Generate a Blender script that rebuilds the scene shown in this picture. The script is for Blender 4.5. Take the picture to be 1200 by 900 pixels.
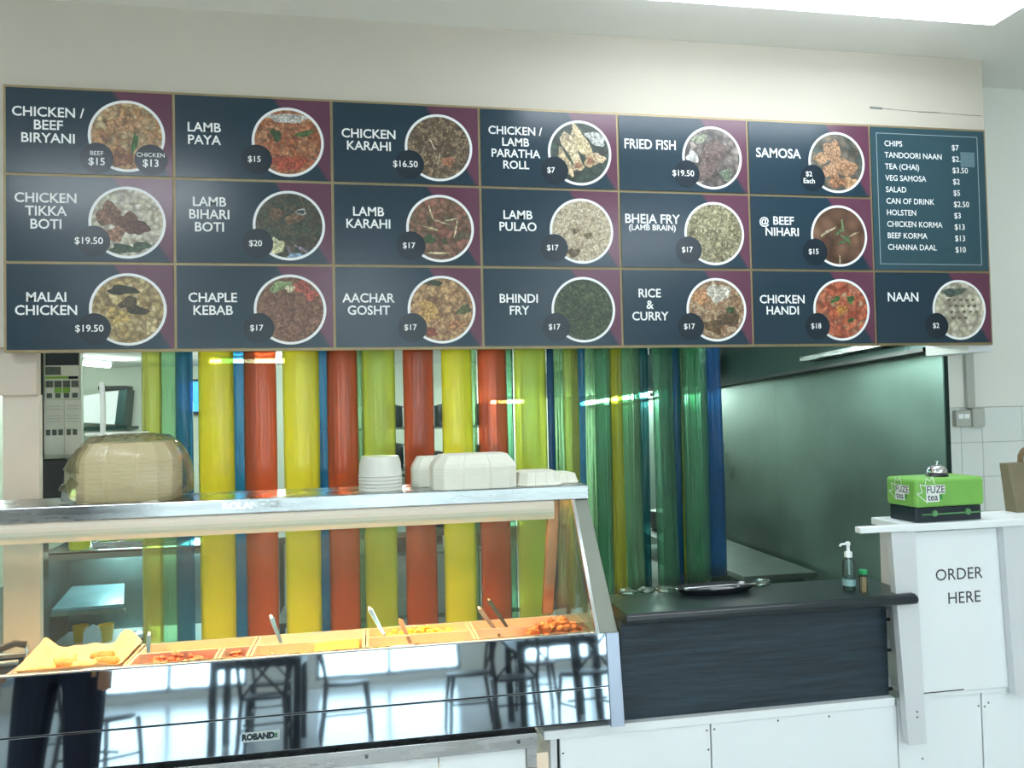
import bpy, bmesh, math, random
from mathutils import Vector, Matrix, noise
random.seed(7)
for o in list(bpy.data.objects): bpy.data.objects.remove(o)
S = bpy.context.scene
COL = S.collection

# ---------------------------------------------------------------- camera
cd = bpy.data.cameras.new('camera'); cam = bpy.data.objects.new('camera', cd); COL.objects.link(cam)
R_ = (0.98365101, -0.17878638, -0.02158985); U_ = (0.0162258, -0.03141083, 0.99937485); F_ = (0.17935277, 0.98338639, 0.02799634)
cam.matrix_world = Matrix(((R_[0], U_[0], -F_[0], 1.43351), (R_[1], U_[1], -F_[1], -3.518515), (R_[2], U_[2], -F_[2], 1.7), (0, 0, 0, 1)))
cd.sensor_width = 36; cd.lens = 933/1200*36; cd.clip_start = .05; cd.clip_end = 100
S.camera = cam

# ---------------------------------------------------------------- world, exposure
W = bpy.data.worlds.new('world'); S.world = W; W.use_nodes = True
W.node_tree.nodes['Background'].inputs[0].default_value = (.85, .93, 1, 1)
W.node_tree.nodes['Background'].inputs[1].default_value = 3.2
S.view_settings.view_transform = 'Standard'; S.view_settings.look = 'None'
S.view_settings.gamma = 1; S.view_settings.use_curve_mapping = False
S.view_settings.exposure = 1.12
S.cycles.transparent_max_bounces = 40
S.cycles.max_bounces = 10

# ---------------------------------------------------------------- materials
def lin(c):
    return tuple(((v/255)/12.92 if v/255 <= .04045 else ((v/255+.055)/1.055)**2.4) for v in c)
_m = {}
def mat(name, c, rough=.5, metal=0, var=0, vscale=8, bump=0, bscale=40, em=0, spec=.5, stretch=None, coat=0, c2=None, rvar=0):
    if name in _m: return _m[name]
    m = bpy.data.materials.new(name); m.use_nodes = True; nt = m.node_tree; N = nt.nodes; Lk = nt.links
    b = N['Principled BSDF']; c = lin(c)
    b.inputs['Base Color'].default_value = (*c, 1); b.inputs['Roughness'].default_value = rough
    b.inputs['Metallic'].default_value = metal; b.inputs['Specular IOR Level'].default_value = spec
    b.inputs['Coat Weight'].default_value = coat; b.inputs['Coat Roughness'].default_value = .12
    tc = N.new('ShaderNodeTexCoord'); mp = N.new('ShaderNodeMapping'); Lk.new(tc.outputs['Object'], mp.inputs[0])
    if stretch: mp.inputs['Scale'].default_value = stretch
    if var or c2:
        n = N.new('ShaderNodeTexNoise'); n.inputs['Scale'].default_value = vscale; n.inputs['Detail'].default_value = 5
        Lk.new(mp.outputs[0], n.inputs[0])
        r = N.new('ShaderNodeValToRGB'); Lk.new(n.outputs[0], r.inputs[0])
        r.color_ramp.elements[0].position = .3; r.color_ramp.elements[1].position = .7
        d = lin(c2) if c2 else tuple(v*(1-var) for v in c)
        r.color_ramp.elements[0].color = (*d, 1); r.color_ramp.elements[1].color = (*c, 1)
        Lk.new(r.outputs[0], b.inputs['Base Color'])
        if rvar:
            k = N.new('ShaderNodeMapRange'); Lk.new(n.outputs[0], k.inputs[0]); k.inputs[1].default_value = .3; k.inputs[2].default_value = .7
            k.inputs[3].default_value = rough-rvar; k.inputs[4].default_value = rough+rvar; Lk.new(k.outputs[0], b.inputs['Roughness'])
    if bump:
        n2 = N.new('ShaderNodeTexNoise'); n2.inputs['Scale'].default_value = bscale; n2.inputs['Detail'].default_value = 3
        Lk.new(mp.outputs[0], n2.inputs[0]); bp = N.new('ShaderNodeBump'); bp.inputs['Strength'].default_value = bump; bp.inputs['Distance'].default_value = .01
        Lk.new(n2.outputs[0], bp.inputs['Height']); Lk.new(bp.outputs[0], b.inputs['Normal'])
    if em:
        b.inputs['Emission Color'].default_value = (*c, 1); b.inputs['Emission Strength'].default_value = em
    _m[name] = m; return m

def sheet(name, tint, body, opac, rough=.12, bump=.25, stretch=(60, 60, 2.5), spec=.5, gl=1.0):
    """coloured see-through plastic: tinted transparency mixed with a diffusing body and a glossy skin"""
    if name in _m: return _m[name]
    m = bpy.data.materials.new(name); m.use_nodes = True; nt = m.node_tree; N = nt.nodes; Lk = nt.links
    N.remove(N['Principled BSDF']); out = N['Material Output']
    tr = N.new('ShaderNodeBsdfTransparent'); tr.inputs[0].default_value = (*lin(tint), 1)
    df = N.new('ShaderNodeBsdfDiffuse'); df.inputs[0].default_value = (*lin(body), 1)
    tl = N.new('ShaderNodeBsdfTranslucent'); tl.inputs[0].default_value = (*lin(body), 1)
    m1 = N.new('ShaderNodeMixShader'); m1.inputs[0].default_value = .4; Lk.new(df.outputs[0], m1.inputs[1]); Lk.new(tl.outputs[0], m1.inputs[2])
    m2 = N.new('ShaderNodeMixShader'); m2.inputs[0].default_value = opac; Lk.new(tr.outputs[0], m2.inputs[1]); Lk.new(m1.outputs[0], m2.inputs[2])
    g = N.new('ShaderNodeBsdfGlossy'); g.inputs['Roughness'].default_value = rough
    fr = N.new('ShaderNodeFresnel'); fr.inputs[0].default_value = 1.45
    ml = N.new('ShaderNodeMath'); ml.operation = 'MULTIPLY'; ml.inputs[1].default_value = gl; Lk.new(fr.outputs[0], ml.inputs[0])
    m3 = N.new('ShaderNodeMixShader'); Lk.new(ml.outputs[0], m3.inputs[0]); Lk.new(m2.outputs[0], m3.inputs[1]); Lk.new(g.outputs[0], m3.inputs[2])
    if bump:
        tc = N.new('ShaderNodeTexCoord'); mp = N.new('ShaderNodeMapping'); mp.inputs['Scale'].default_value = stretch
        n = N.new('ShaderNodeTexNoise'); n.inputs['Scale'].default_value = 1; n.inputs['Detail'].default_value = 3
        Lk.new(tc.outputs['Object'], mp.inputs[0]); Lk.new(mp.outputs[0], n.inputs[0])
        bp = N.new('ShaderNodeBump'); bp.inputs['Strength'].default_value = bump; bp.inputs['Distance'].default_value = .01
        Lk.new(n.outputs[0], bp.inputs['Height']); Lk.new(bp.outputs[0], g.inputs['Normal']); Lk.new(bp.outputs[0], fr.inputs['Normal'])
    Lk.new(m3.outputs[0], out.inputs[0]); _m[name] = m; return m

def printed(name, cols, scale=60, rnd=1.0):
    """a printed photograph of food: cells of a few colours, flat"""
    if name in _m: return _m[name]
    m = bpy.data.materials.new(name); m.use_nodes = True; nt = m.node_tree; N = nt.nodes; Lk = nt.links
    b = N['Principled BSDF']; b.inputs['Roughness'].default_value = .35
    tc = N.new('ShaderNodeTexCoord'); n = N.new('ShaderNodeTexNoise'); n.inputs['Scale'].default_value = scale*.5; n.inputs['Detail'].default_value = 4
    Lk.new(tc.outputs['Object'], n.inputs[0])
    va = N.new('ShaderNodeVectorMath'); va.operation = 'SCALE'; va.inputs['Scale'].default_value = .07; Lk.new(n.outputs['Color'], va.inputs[0])
    ad = N.new('ShaderNodeVectorMath'); Lk.new(tc.outputs['Object'], ad.inputs[0]); Lk.new(va.outputs[0], ad.inputs[1])
    v = N.new('ShaderNodeTexVoronoi'); v.inputs['Scale'].default_value = scale; Lk.new(ad.outputs[0], v.inputs[0])
    sp = N.new('ShaderNodeSeparateColor'); Lk.new(v.outputs['Color'], sp.inputs[0])
    r = N.new('ShaderNodeValToRGB'); Lk.new(sp.outputs[0], r.inputs[0])
    el = r.color_ramp.elements
    while len(el) < len(cols): el.new(.5)
    cols = [tuple(v*.8+.2*(sum(c)/3) for v in c) for c in cols]
    for i, c in enumerate(cols): el[i].position = i/(len(cols)-1); el[i].color = (*lin(c), 1)
    mx = N.new('ShaderNodeMix'); mx.data_type = 'RGBA'; mx.blend_type = 'MULTIPLY'; mx.inputs[0].default_value = .8
    rr = N.new('ShaderNodeValToRGB'); Lk.new(v.outputs['Distance'], rr.inputs[0]); rr.color_ramp.elements[0].color = (1.25, 1.25, 1.25, 1); rr.color_ramp.elements[1].color = (.25, .22, .2, 1)
    rr.color_ramp.elements[1].position = .75
    Lk.new(r.outputs[0], mx.inputs['A']); Lk.new(rr.outputs[0], mx.inputs['B']); Lk.new(mx.outputs['Result'], b.inputs['Base Color'])
    _m[name] = m; return m

# ---------------------------------------------------------------- object helpers
def wl(o):
    v = Vector((0, 0, 0))
    while o is not None: v += o.location; o = o.parent
    return v
def tag(o, label=None, cat=None, group=None, kind=None):
    if label: o['label'] = label
    if cat: o['category'] = cat
    if group: o['group'] = group
    if kind: o['kind'] = kind
    return o
def thing(name, label, cat, loc=(0, 0, 0), group=None):
    o = bpy.data.objects.new(name, None); o.empty_display_size = .05; COL.objects.link(o); o.location = loc
    return tag(o, label, cat, group)
class MB:
    def __init__(s): s.b = bmesh.new(); s.mi = 0
    def box(s, x0, x1, y0, y1, z0, z1):
        vs = [s.b.verts.new(p) for p in ((x0, y0, z0), (x1, y0, z0), (x1, y1, z0), (x0, y1, z0), (x0, y0, z1), (x1, y0, z1), (x1, y1, z1), (x0, y1, z1))]
        for f in ((0, 3, 2, 1), (4, 5, 6, 7), (0, 1, 5, 4), (1, 2, 6, 5), (2, 3, 7, 6), (3, 0, 4, 7)):
            s.b.faces.new([vs[i] for i in f]).material_index = s.mi
        return s
    def hexa(s, p):     # eight corners: bottom ring then top ring
        vs = [s.b.verts.new(q) for q in p]
        for f in ((0, 3, 2, 1), (4, 5, 6, 7), (0, 1, 5, 4), (1, 2, 6, 5), (2, 3, 7, 6), (3, 0, 4, 7)):
            s.b.faces.new([vs[i] for i in f]).material_index = s.mi
        return s
    def loft(s, rings, cap0=True, cap1=True):
        rr = [[s.b.verts.new(p) for p in r] for r in rings]; n = len(rr[0])
        for a, b in zip(rr, rr[1:]):
            for i in range(n): s.b.faces.new((a[i], a[(i+1) % n], b[(i+1) % n], b[i])).material_index = s.mi
        if cap0: s.b.faces.new(rr[0][::-1]).material_index = s.mi
        if cap1: s.b.faces.new(rr[-1]).material_index = s.mi
        return s
    def lathe(s, prof, c=(0, 0, 0), n=20, axis='z'):
        rings = []
        for r, z in prof:
            ring = []
            for i in range(n):
                a = 2*math.pi*i/n
                p = (r*math.cos(a), r*math.sin(a), z) if axis == 'z' else ((r*math.cos(a), z, -r*math.sin(a)) if axis == 'y' else (z, r*math.cos(a), r*math.sin(a)))
                ring.append((c[0]+p[0], c[1]+p[1], c[2]+p[2]))
            rings.append(ring)
        return s.loft(rings)
    def tube(s, pts, r, n=8, r2=None):
        pts = [Vector(p) for p in pts]; rings = []
        for i, p in enumerate(pts):
            t = (pts[min(i+1, len(pts)-1)]-pts[max(i-1, 0)]).normalized()
            a = t.orthogonal() if i == 0 else (a-t*a.dot(t)); a.normalize(); b = t.cross(a)
            rad = r if r2 is None else r+(r2-r)*i/(len(pts)-1)
            rings.append([p+(a*math.cos(2*math.pi*k/n)+b*math.sin(2*math.pi*k/n))*rad for k in range(n)])
        return s.loft(rings)
    def poly(s, pts, d):
        """prism: a polygon and the vector it is pushed along"""
        d = Vector(d); return s.loft([[Vector(p) for p in pts], [Vector(p)+d for p in pts]])
    def blob(s, c, r, sub=1, jit=.25, sq=(1, 1, 1)):
        g = bmesh.ops.create_icosphere(s.b, subdivisions=sub, radius=1)
        for v in g['verts']:
            k = 1+random.uniform(-jit, jit)
            v.co = Vector((c[0]+v.co.x*r*sq[0]*k, c[1]+v.co.y*r*sq[1]*k, c[2]+v.co.z*r*sq[2]*k))
            for f in v.link_faces: f.material_index = s.mi
        return s
    def build(s, name, m, parent=None, smooth=False, bev=0, label=None, solid=0, seg=2, loc=None):
        me = bpy.data.meshes.new(name); off = wl(parent) if parent is not None else (Vector(loc) if loc else Vector((0, 0, 0)))
        bmesh.ops.recalc_face_normals(s.b, faces=s.b.faces)
        for v in s.b.verts: v.co -= off
        if smooth:
            for f in s.b.faces: f.smooth = True
        s.b.to_mesh(me); s.b.free()
        for k in (m if isinstance(m, (list, tuple)) else [m]): me.materials.append(k)
        o = bpy.data.objects.new(name, me); COL.objects.link(o)
        if parent is not None: o.parent = parent
        elif loc: o.location = loc
        if smooth and smooth != 'all': 
            try: me.set_sharp_from_angle(angle=math.radians(40))
            except Exception: pass
        if solid:
            q = o.modifiers.new('solid', 'SOLIDIFY'); q.thickness = solid; q.offset = 0
        if bev:
            q = o.modifiers.new('bevel', 'BEVEL'); q.width = bev; q.segments = seg; q.limit_method = 'ANGLE'
        if label: o['label'] = label
        return o
def box(name, m, x0, x1, y0, y1, z0, z1, parent=None, bev=0, label=None):
    c = ((x0+x1)/2, (y0+y1)/2, z0)
    return MB().box(x0, x1, y0, y1, z0, z1).build(name, m, parent, bev=bev, label=label, loc=None if parent else c)
def struct(o): o['kind'] = 'structure'; return o
def copy_tree(o, parent=None):
    c = o.copy(); COL.objects.link(c)
    if parent is not None: c.parent = parent
    for ch in list(o.children): copy_tree(ch, c)
    return c

def text_verts(body, size, align='CENTER', sx=1, bold=0.0, space=1.0, line=.93):
    cu = bpy.data.curves.new('t', 'FONT'); cu.body = body; cu.size = size; cu.align_x = align; cu.align_y = 'CENTER'
    cu.offset = bold; cu.space_line = line; cu.space_character = space; cu.resolution_u = 3
    ob = bpy.data.objects.new('t', cu); COL.objects.link(ob)
    dg = bpy.context.evaluated_depsgraph_get(); me = bpy.data.meshes.new_from_object(ob.evaluated_get(dg))
    vs = [(v.co.x*sx, v.co.y) for v in me.vertices]; fs = [tuple(p.vertices) for p in me.polygons]
    bpy.data.objects.remove(ob); bpy.data.curves.remove(cu); bpy.data.meshes.remove(me)
    return vs, fs
def lettering(name, items, m, parent, mapf):
    """items: (body, size, u, v, kwargs); mapf(u, v) -> point in the world"""
    V = []; F = []
    for body, size, u, v, kw in items:
        vs, fs = text_verts(body, size, **kw); k = len(V)
        V += [tuple(mapf(u+a, v+b)) for a, b in vs]; F += [tuple(i+k for i in f) for f in fs]
    off = wl(parent); V = [tuple(Vector(p)-off) for p in V]
    me = bpy.data.meshes.new(name); me.from_pydata(V, [], F); me.materials.append(m)
    o = bpy.data.objects.new(name, me); COL.objects.link(o); o.parent = parent
    return o

# colours
WALL = mat('painted_wall', (196, 189, 176), .75, var=.06, vscale=1.2, bump=.05, bscale=6)
CEIL = mat('painted_ceiling', (240, 240, 234), .8, var=.04, vscale=1.5, bump=.04, bscale=5)
KWALL = mat('kitchen_wall', (190, 198, 184), .6, var=.08, vscale=1)
TILE = mat('white_tile', (222, 228, 224), .25, var=.05, vscale=1.2)
GROUT = mat('grout', (170, 176, 172), .8)
STEEL = mat('brushed_steel', (186, 190, 192), .27, 1, var=.18, vscale=5, stretch=(1, 1, 8), rvar=.08)
DSTEEL = mat('smoky_steel', (112, 136, 130), .33, .75, var=.5, vscale=1.1, bump=.22, bscale=1.6, rvar=.1)
HOODM = mat('hood_steel', (52, 74, 72), .35, .8, var=.3, vscale=3)
MIRROR = mat('mirror_steel', (176, 192, 206), .035, 1, bump=.02, bscale=3)
CHROME = mat('chrome', (225, 228, 230), .1, 1)
WHITE = mat('white_melamine', (246, 250, 252), .3, var=.03, vscale=1.5)
WHITE2 = mat('white_board', (222, 225, 228), .4, var=.05, vscale=3)
FOAM = mat('foam_white', (232, 230, 216), .75, bump=.05, bscale=120)
BLACK = mat('black', (22, 26, 30), .4)
WOOD = mat('black_ash', (44, 62, 74), .5, c2=(26, 39, 48), vscale=2.5, stretch=(2, 2, 26), bump=.35, bscale=3)
TOPM = mat('black_laminate', (30, 40, 45), .28, var=.2, vscale=10)
GLASS = sheet('clear_glass', (240, 248, 246), (220, 230, 228), .012, .01, 0, gl=.4)
BRONZE = mat('bronze_strip', (150, 134, 100), .4, .35, var=.15, vscale=30)
INK = mat('lettering_white', (226, 229, 228), .5)
DARK = mat('dark_print', (16, 34, 46), .25)
TUBE = mat('lit_tube', (235, 255, 245), .4, em=85)
DIFF = mat('lit_diffuser', (238, 248, 255), .4, em=8.5); DIFF2 = mat('lit_diffuser_front', (238, 248, 255), .4, em=4.6)
SCREW = mat('screw', (110, 116, 114), .4, .8)

# ================================================================ room
def plane_box(name, m, *a, **k): return struct(box(name, m, *a, **k))
FLOORM = mat('floor_tile', (196, 200, 200), .16, var=.1, vscale=2)
KF = mat('kitchen_floor', (96, 100, 98), .4, var=.2, vscale=3)
ZC = 3.432
plane_box('floor', FLOORM, -4, 7, -11, .35, -.1, 0)
plane_box('kitchen_floor', KF, -2.2, 4.7, .35, 7.3, -.1, 0)
plane_box('ceiling', CEIL, -4, 7, -11, .5, ZC, ZC+.1)
plane_box('wall_left', WALL, -4.1, -4, -11, .5, 0, ZC)
plane_box('wall_right', WALL, 7, 7.1, -11, .5, 0, ZC)
# wall_rear, behind the camera, with three street windows
wb = MB(); xs = [-4, -2.6, -.4, .6, 2.8, 3.8, 6, 7]
for i in range(7):
    if i % 2 == 0: wb.box(xs[i], xs[i+1], -11.1, -11, 0, ZC)
    else: wb.box(xs[i], xs[i+1], -11.1, -11, 0, .12); wb.box(xs[i], xs[i+1], -11.1, -11, 2.6, ZC)
struct(wb.build('wall_rear', WALL))
FRM = mat('window_frame', (60, 64, 66), .5)
for n, i in enumerate((1, 3, 5)):
    a, b = xs[i], xs[i+1]
    f = MB(); f.box(a, a+.05, -11.09, -11.01, .12, 2.6).box(b-.05, b, -11.09, -11.01, .12, 2.6).box(a+.05, b-.05, -11.09, -11.01, .12, .17).box(a+.05, b-.05, -11.09, -11.01, 2.55, 2.6).box((a+b)/2-.025, (a+b)/2+.025, -11.09, -11.01, .17, 2.55)
    w = struct(f.build('window_%d' % (n+1), FRM))
    MB().box(a+.05, (a+b)/2-.025, -11.055, -11.049, .17, 2.55).build('pane', GLASS, w); MB().box((a+b)/2+.025, b-.05, -11.055, -11.049, .17, 2.55).build('pane', GLASS, w)

# bulkhead that carries the menu board; tiled wall behind the order counter
BX1 = 4.58
plane_box('bulkhead', WALL, -4, BX1, .035, .35, 1.985, ZC)
plane_box('trim_1', WHITE2, 4.44, BX1, .035, .35, 1.925, 1.984)
plane_box('wall_back', mat('right_wall_paint', (226, 228, 220), .7, var=.05, vscale=1.5), 4.576, 7, .352, .5, 1.64, ZC)
wt = struct(box('wall_tiled', GROUT, 4.576, 7, .362, .5, 0, 1.639))
cols_ = [4.576, 4.642, 4.775, 5.03, 5.28, 5.53, 5.78]
zr = [1.639, 1.446, 1.257, 1.066, .875]
for r in range(4):
    for c in range(6):
        t = MB().box(cols_[c]+.0015, cols_[c+1]-.0015, .353, .363, zr[r+1]+.0015, zr[r]-.0015).build('tile', TILE, wt)
# hairline crack between ceiling board and bulkhead
ck = MB()
pts = [(3.93, 3.155), (4.0, 3.153), (4.06, 3.151), (4.2, 3.146), (4.32, 3.147), (4.45, 3.142), (4.57, 3.141)]
for (a, za), (b, zb), th in zip(pts, pts[1:], (.011, .003, .0015, .004, .0015, .003)):
    ck.hexa([(a, .0335, za-th/2), (b, .0335, zb-th/2), (b, .036, zb-th/2), (a, .036, za-th/2), (a, .0335, za+th/2), (b, .0335, zb+th/2), (b, .036, zb+th/2), (a, .036, za+th/2)])
struct(ck.build('trim_2', mat('crack', (120, 122, 116), .9)))
# left pillar with its stepped head
plane_box('pillar', mat('pillar_paint', (200, 196, 182), .6, var=.04), -.05, .088, .1, .135, 0, 1.79)
plane_box('pillar_head', WALL, -.9, .086, .08, .125, 1.79, 1.984)

# ceiling lights
def troffer(x0, x1, y0, y1, label, group=None, dm=None):
    t = thing('ceiling_light', label, 'ceiling light', ((x0+x1)/2, (y0+y1)/2, ZC), group)
    f = MB(); z0, z1 = ZC-.03, ZC-.001; w = .03
    f.box(x0, x1, y0, y0+w, z0, z1).box(x0, x1, y1-w, y1, z0, z1).box(x0, x0+w, y0+w, y1-w, z0, z1).box(x1-w, x1, y0+w, y1-w, z0, z1).build('frame', WHITE, t)
    mx, my, hx, hy = (x0+x1)/2, (y0+y1)/2, (x1-x0)/2-w-.001, (y1-y0)/2-w-.001
    MB().hexa([(mx+a*(hx-c), my+b*(hy-c), z) for z, c in ((ZC-.085, .04), (ZC-.006, 0)) for a, b in ((-1, -1), (1, -1), (1, 1), (-1, 1))]).build('diffuser', dm or DIFF, t)
troffer(2.3, 4.27, -1.05, -.40, 'bright rectangular ceiling light at the top right, above the menu board', None, DIFF2)
LG = ['above the customer near the food display', 'on the middle row, farthest but one', 'above the right dining tables', 'at the far left of the dining room', 'at the far right of the dining room', 'by the street windows']
for (x, y), lw in zip(((-.4, -2.9), (1.2, -7.4), (4.2, -4.2), (-1.6, -7.6), (4.4, -8.2), (1.4, -9.4)), LG):
    troffer(x-.75, x+.75, y-.3, y+.3, 'rectangular dining room ceiling light '+lw, 'dining room ceiling lights')

# ================================================================ kitchen shell
ZK = 2.3
plane_box('wall_kitchen_back', KWALL, -2.2, 4.6, 7.2, 7.3, 0, ZK+.3)
plane_box('wall_kitchen_left', KWALL, -2.3, -2.2, .35, 7.3, 0, ZK+.3)
plane_box('ceiling_kitchen', CEIL, -2.2, 4.7, .352, 7.2, ZK, ZK+.08)
sw = struct(box('wall_kitchen_right', HOODM, 4.556, 4.7, .5, 7.2, 0, ZK))
ys = [.352, 2.2, 4.0, 5.6, 7.19]
for a, b in zip(ys, ys[1:]):
    MB().box(4.55, 4.557, a+.001, b-.001, .0, ZK).build('steel_panel', DSTEEL, sw)
MB().box(4.548, 4.575, .35, .36, 0, 1.98).build('edge_trim', HOODM, sw)
# exhaust hood along that wall
h = thing('exhaust_hood', 'long dark steel exhaust hood along the kitchen wall behind the strips', 'hood', (4.4, 3.5, ZK))
def slab(x0, x1, y0, y1, z1, d0=0, th=None):
    za, zb = 1.98-.045*y0+d0, 1.98-.045*y1+d0
    if th: return [(x0, y0, za), (x1, y0, za), (x1, y1, zb), (x0, y1, zb), (x0, y0, za+th), (x1, y0, za+th), (x1, y1, zb+th), (x0, y1, zb+th)]
    return [(x0, y0, za), (x1, y0, za), (x1, y1, zb), (x0, y1, zb), (x0, y0, z1), (x1, y0, z1), (x1, y1, z1), (x0, y1, z1)]
MB().hexa(slab(4.45, 4.545, .36, 7.1, ZK-.01, .012)).build('canopy', HOODM, h)
MB().hexa(slab(4.43, 4.548, .36, 7.1, 0, -.012, .022)).build('drip_edge', BLACK, h)
MB().hexa(slab(4.36, 4.449, .6, 1.5, 0, .05, .03)).build('duct_rail', STEEL, h)
h2 = thing('range_hood', 'boxy dark range hood deeper in the kitchen, seen through green strips', 'hood', (4.1, 5, 2.1))
MB().box(3.75, 4.35, 3.0, 3.03, 1.84, 2.12).box(3.75, 3.79, 3.03, 7.0, 1.80, 2.12).box(4.31, 4.35, 3.03, 7.0, 1.84, 2.12).box(3.79, 4.31, 6.95, 7.0, 1.84, 2.12).build('skirt', HOODM, h2)
MB().box(3.79, 4.31, 3.03, 6.95, 2.08, 2.12).build('filter_panel', STEEL, h2)
def tube_light(p0, p1, label):
    p0, p1 = Vector(p0), Vector(p1); c = (p0+p1)/2
    t = thing('tube_light', label, 'tube light', c); d = (p1-p0).normalized()
    MB().tube([p0, p1], .02, 10).build('lamp_tube', TUBE, t, smooth=True)
    u = Vector((0, 0, .045)); n = d.cross(Vector((0, 0, 1)))*.03
    MB().hexa([p0-n+u*.6, p0+n+u*.6, p1+n+u*.6, p1-n+u*.6, p0-n+u*1.6, p0+n+u*1.6, p1+n+u*1.6, p1-n+u*1.6]).build('batten', WHITE2, t)
    for q_ in (p0+d*.05, p1-d*.05):
        MB().tube([q_+Vector((0, 0, .06)), (q_.x, q_.y, ZK-.001)], .006, 6).build('hanger', WHITE2, t)
    MB().tube([p0-d*.02, p0+d*.01], .024, 8).build('end_cap', WHITE2, t); MB().tube([p1-d*.01, p1+d*.02], .024, 8).build('end_cap', WHITE2, t)
tube_light((4.28, 4.2, 1.79), (4.28, 6.9, 1.71), 'tube light glowing white and cyan through the green strips')
tube_light((3.0, 6.7, 1.76), (3.45, 6.7, 1.76), 'short tube light shining orange through the fourth red strip')
tube_light((-.19, 5.25, 2.24), (.57, 5.35, 2.24), 'kitchen ceiling tube showing orange through the leftmost red strip')
tube_light((-1.46, 5.3, 2.24), (-1.36, 5.9, 2.24), 'small distant kitchen tube beside the posters')
for (lx, ly, e) in ((1.4, 3.2, 26), (3.4, 1.6, 5), (-.8, 2.2, 12)):   # the kitchen's other ceiling tubes, above the opening
    tube_light((lx-.5, ly, 2.24), (lx+.5, ly, 2.24), 'kitchen ceiling tube above the %s' % {1.4: 'middle bench', 3.4: 'cooking line', -.8: 'glass fronted cabinet'}[lx])

# kitchen furniture, seen in the gaps between the strips
SHELFM = mat('shelf_steel', (120, 132, 128), .35, .8, var=.2)
def bench(x0, x1, y0, y1, z, label):
    t = thing('steel_bench', label, 'bench', ((x0+x1)/2, (y0+y1)/2, 0))
    MB().box(x0, x1, y0, y1, z-.04, z).build('bench_top', SHELFM, t, bev=.004)
    MB().box(x0+.06, x1-.06, y0+.05, y1-.05, .25, .28).build('undershelf', SHELFM, t)
    for a in (x0+.05, x1-.05):
        for b in (y0+.05, y1-.05): MB().tube([(a, b, 0), (a, b, z-.04)], .02, 8).build('leg', SHELFM, t)
bench(.75, 3.0, 2.0, 2.6, .86, 'long steel prep bench in the middle of the kitchen')
bench(1.2, 3.6, 6.4, 7.1, .9, 'steel bench against the far kitchen wall')
bench(3.95, 4.5, 1.6, 4.2, .5, 'dark steel cooking bench along the right kitchen wall')
def shelf_unit(x0, x1, y, zs, label):
    t = thing('wire_shelf', label, 'shelf', ((x0+x1)/2, y, 0))
    for a in (x0, x1):
        for b in (y, y+.38): MB().tube([(a, b, 0), (a, b, zs[-1]+.1)], .012, 6).build('post', SHELFM, t)
    for z in zs: MB().box(x0-.01, x1+.01, y-.01, y+.39, z, z+.02).build('shelf_board', SHELFM, t)
shelf_unit(1.0, 2.6, 4.2, (.3, .7, 1.1, 1.5), 'tall kitchen shelf stacked with white tubs and pots')
POT = mat('pot', (70, 78, 78), .35, .7); TUB = mat('tub', (190, 196, 190), .5)
k = 0
for zi, z in enumerate((.32, .72, 1.12, 1.52)):
    x = 1.05; num = 0; lev = ['bottom', 'second', 'third', 'top'][zi]
    while x < 2.5:
        num += 1; w_ = ['leftmost', 'second from left', 'third from left', 'fourth from left', 'fifth from left', 'sixth from left', 'seventh from left', 'eighth from left'][num-1]
        r = random.uniform(.07, .12)
        if random.random() < .5:
            hh = random.uniform(.12, .22)
            o = MB().lathe([(r*.92, 0), (r, .01), (r, hh), (r*1.06, hh), (r*1.06, hh+.012), (r*.3, hh+.03)], (x+r, 4.38, z+.0005), 16).build('cooking_pot', POT, smooth=True, loc=(x+r, 4.38, z))
            tag(o, 'dark lidded pot, %s on the %s board of the kitchen shelf' % (w_, lev), 'pot', 'pots on the tall kitchen shelf')
        else:
            hh = random.uniform(.14, .24)
            o = MB().lathe([(r*.75, 0), (r*.8, .01), (r*.95, hh), (r, hh), (r, hh+.015), (r*.9, hh+.02)], (x+r, 4.38, z+.0005), 16).build('food_tub', TUB, smooth=True, loc=(x+r, 4.38, z))
            tag(o, 'pale plastic tub, %s on the %s board of the kitchen shelf' % (w_, lev), 'tub', 'tubs on the tall kitchen shelf')
        x += 2*r+.05
for x, r, hh, wh in ((1.0, .14, .2, 'leftmost'), (1.45, .1, .14, 'second'), (1.85, .16, .12, 'middle'), (2.3, .12, .25, 'tall fourth'), (2.7, .13, .16, 'rightmost')):
    o = MB().lathe([(r*.9, 0), (r, .015), (r, hh), (r*1.05, hh+.005), (r*1.05, hh+.02), (r*.15, hh+.04), (r*.12, hh+.06)], (x, 2.3, .8605), 20).build('stock_pot', POT, smooth=True, loc=(x, 2.3, .86))
    tag(o, wh+' dark stock pot on the middle prep bench', 'pot', 'pots on the middle bench')
for y, r, hh, wh in ((3.15, .17, .24, 'nearer'), (3.7, .14, .16, 'farther')):
    o = MB().lathe([(r*.9, 0), (r, .015), (r, hh), (r*1.05, hh+.005), (r*1.05, hh+.02), (r*.15, hh+.04), (r*.12, hh+.06)], (4.2, y, .5005), 20).build('cooking_pot', POT, smooth=True, loc=(4.2, y, .5))
    tag(o, wh+' dark cooking pot on the right kitchen bench, behind the green strips', 'pot', 'pots on the cooking bench')

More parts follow.
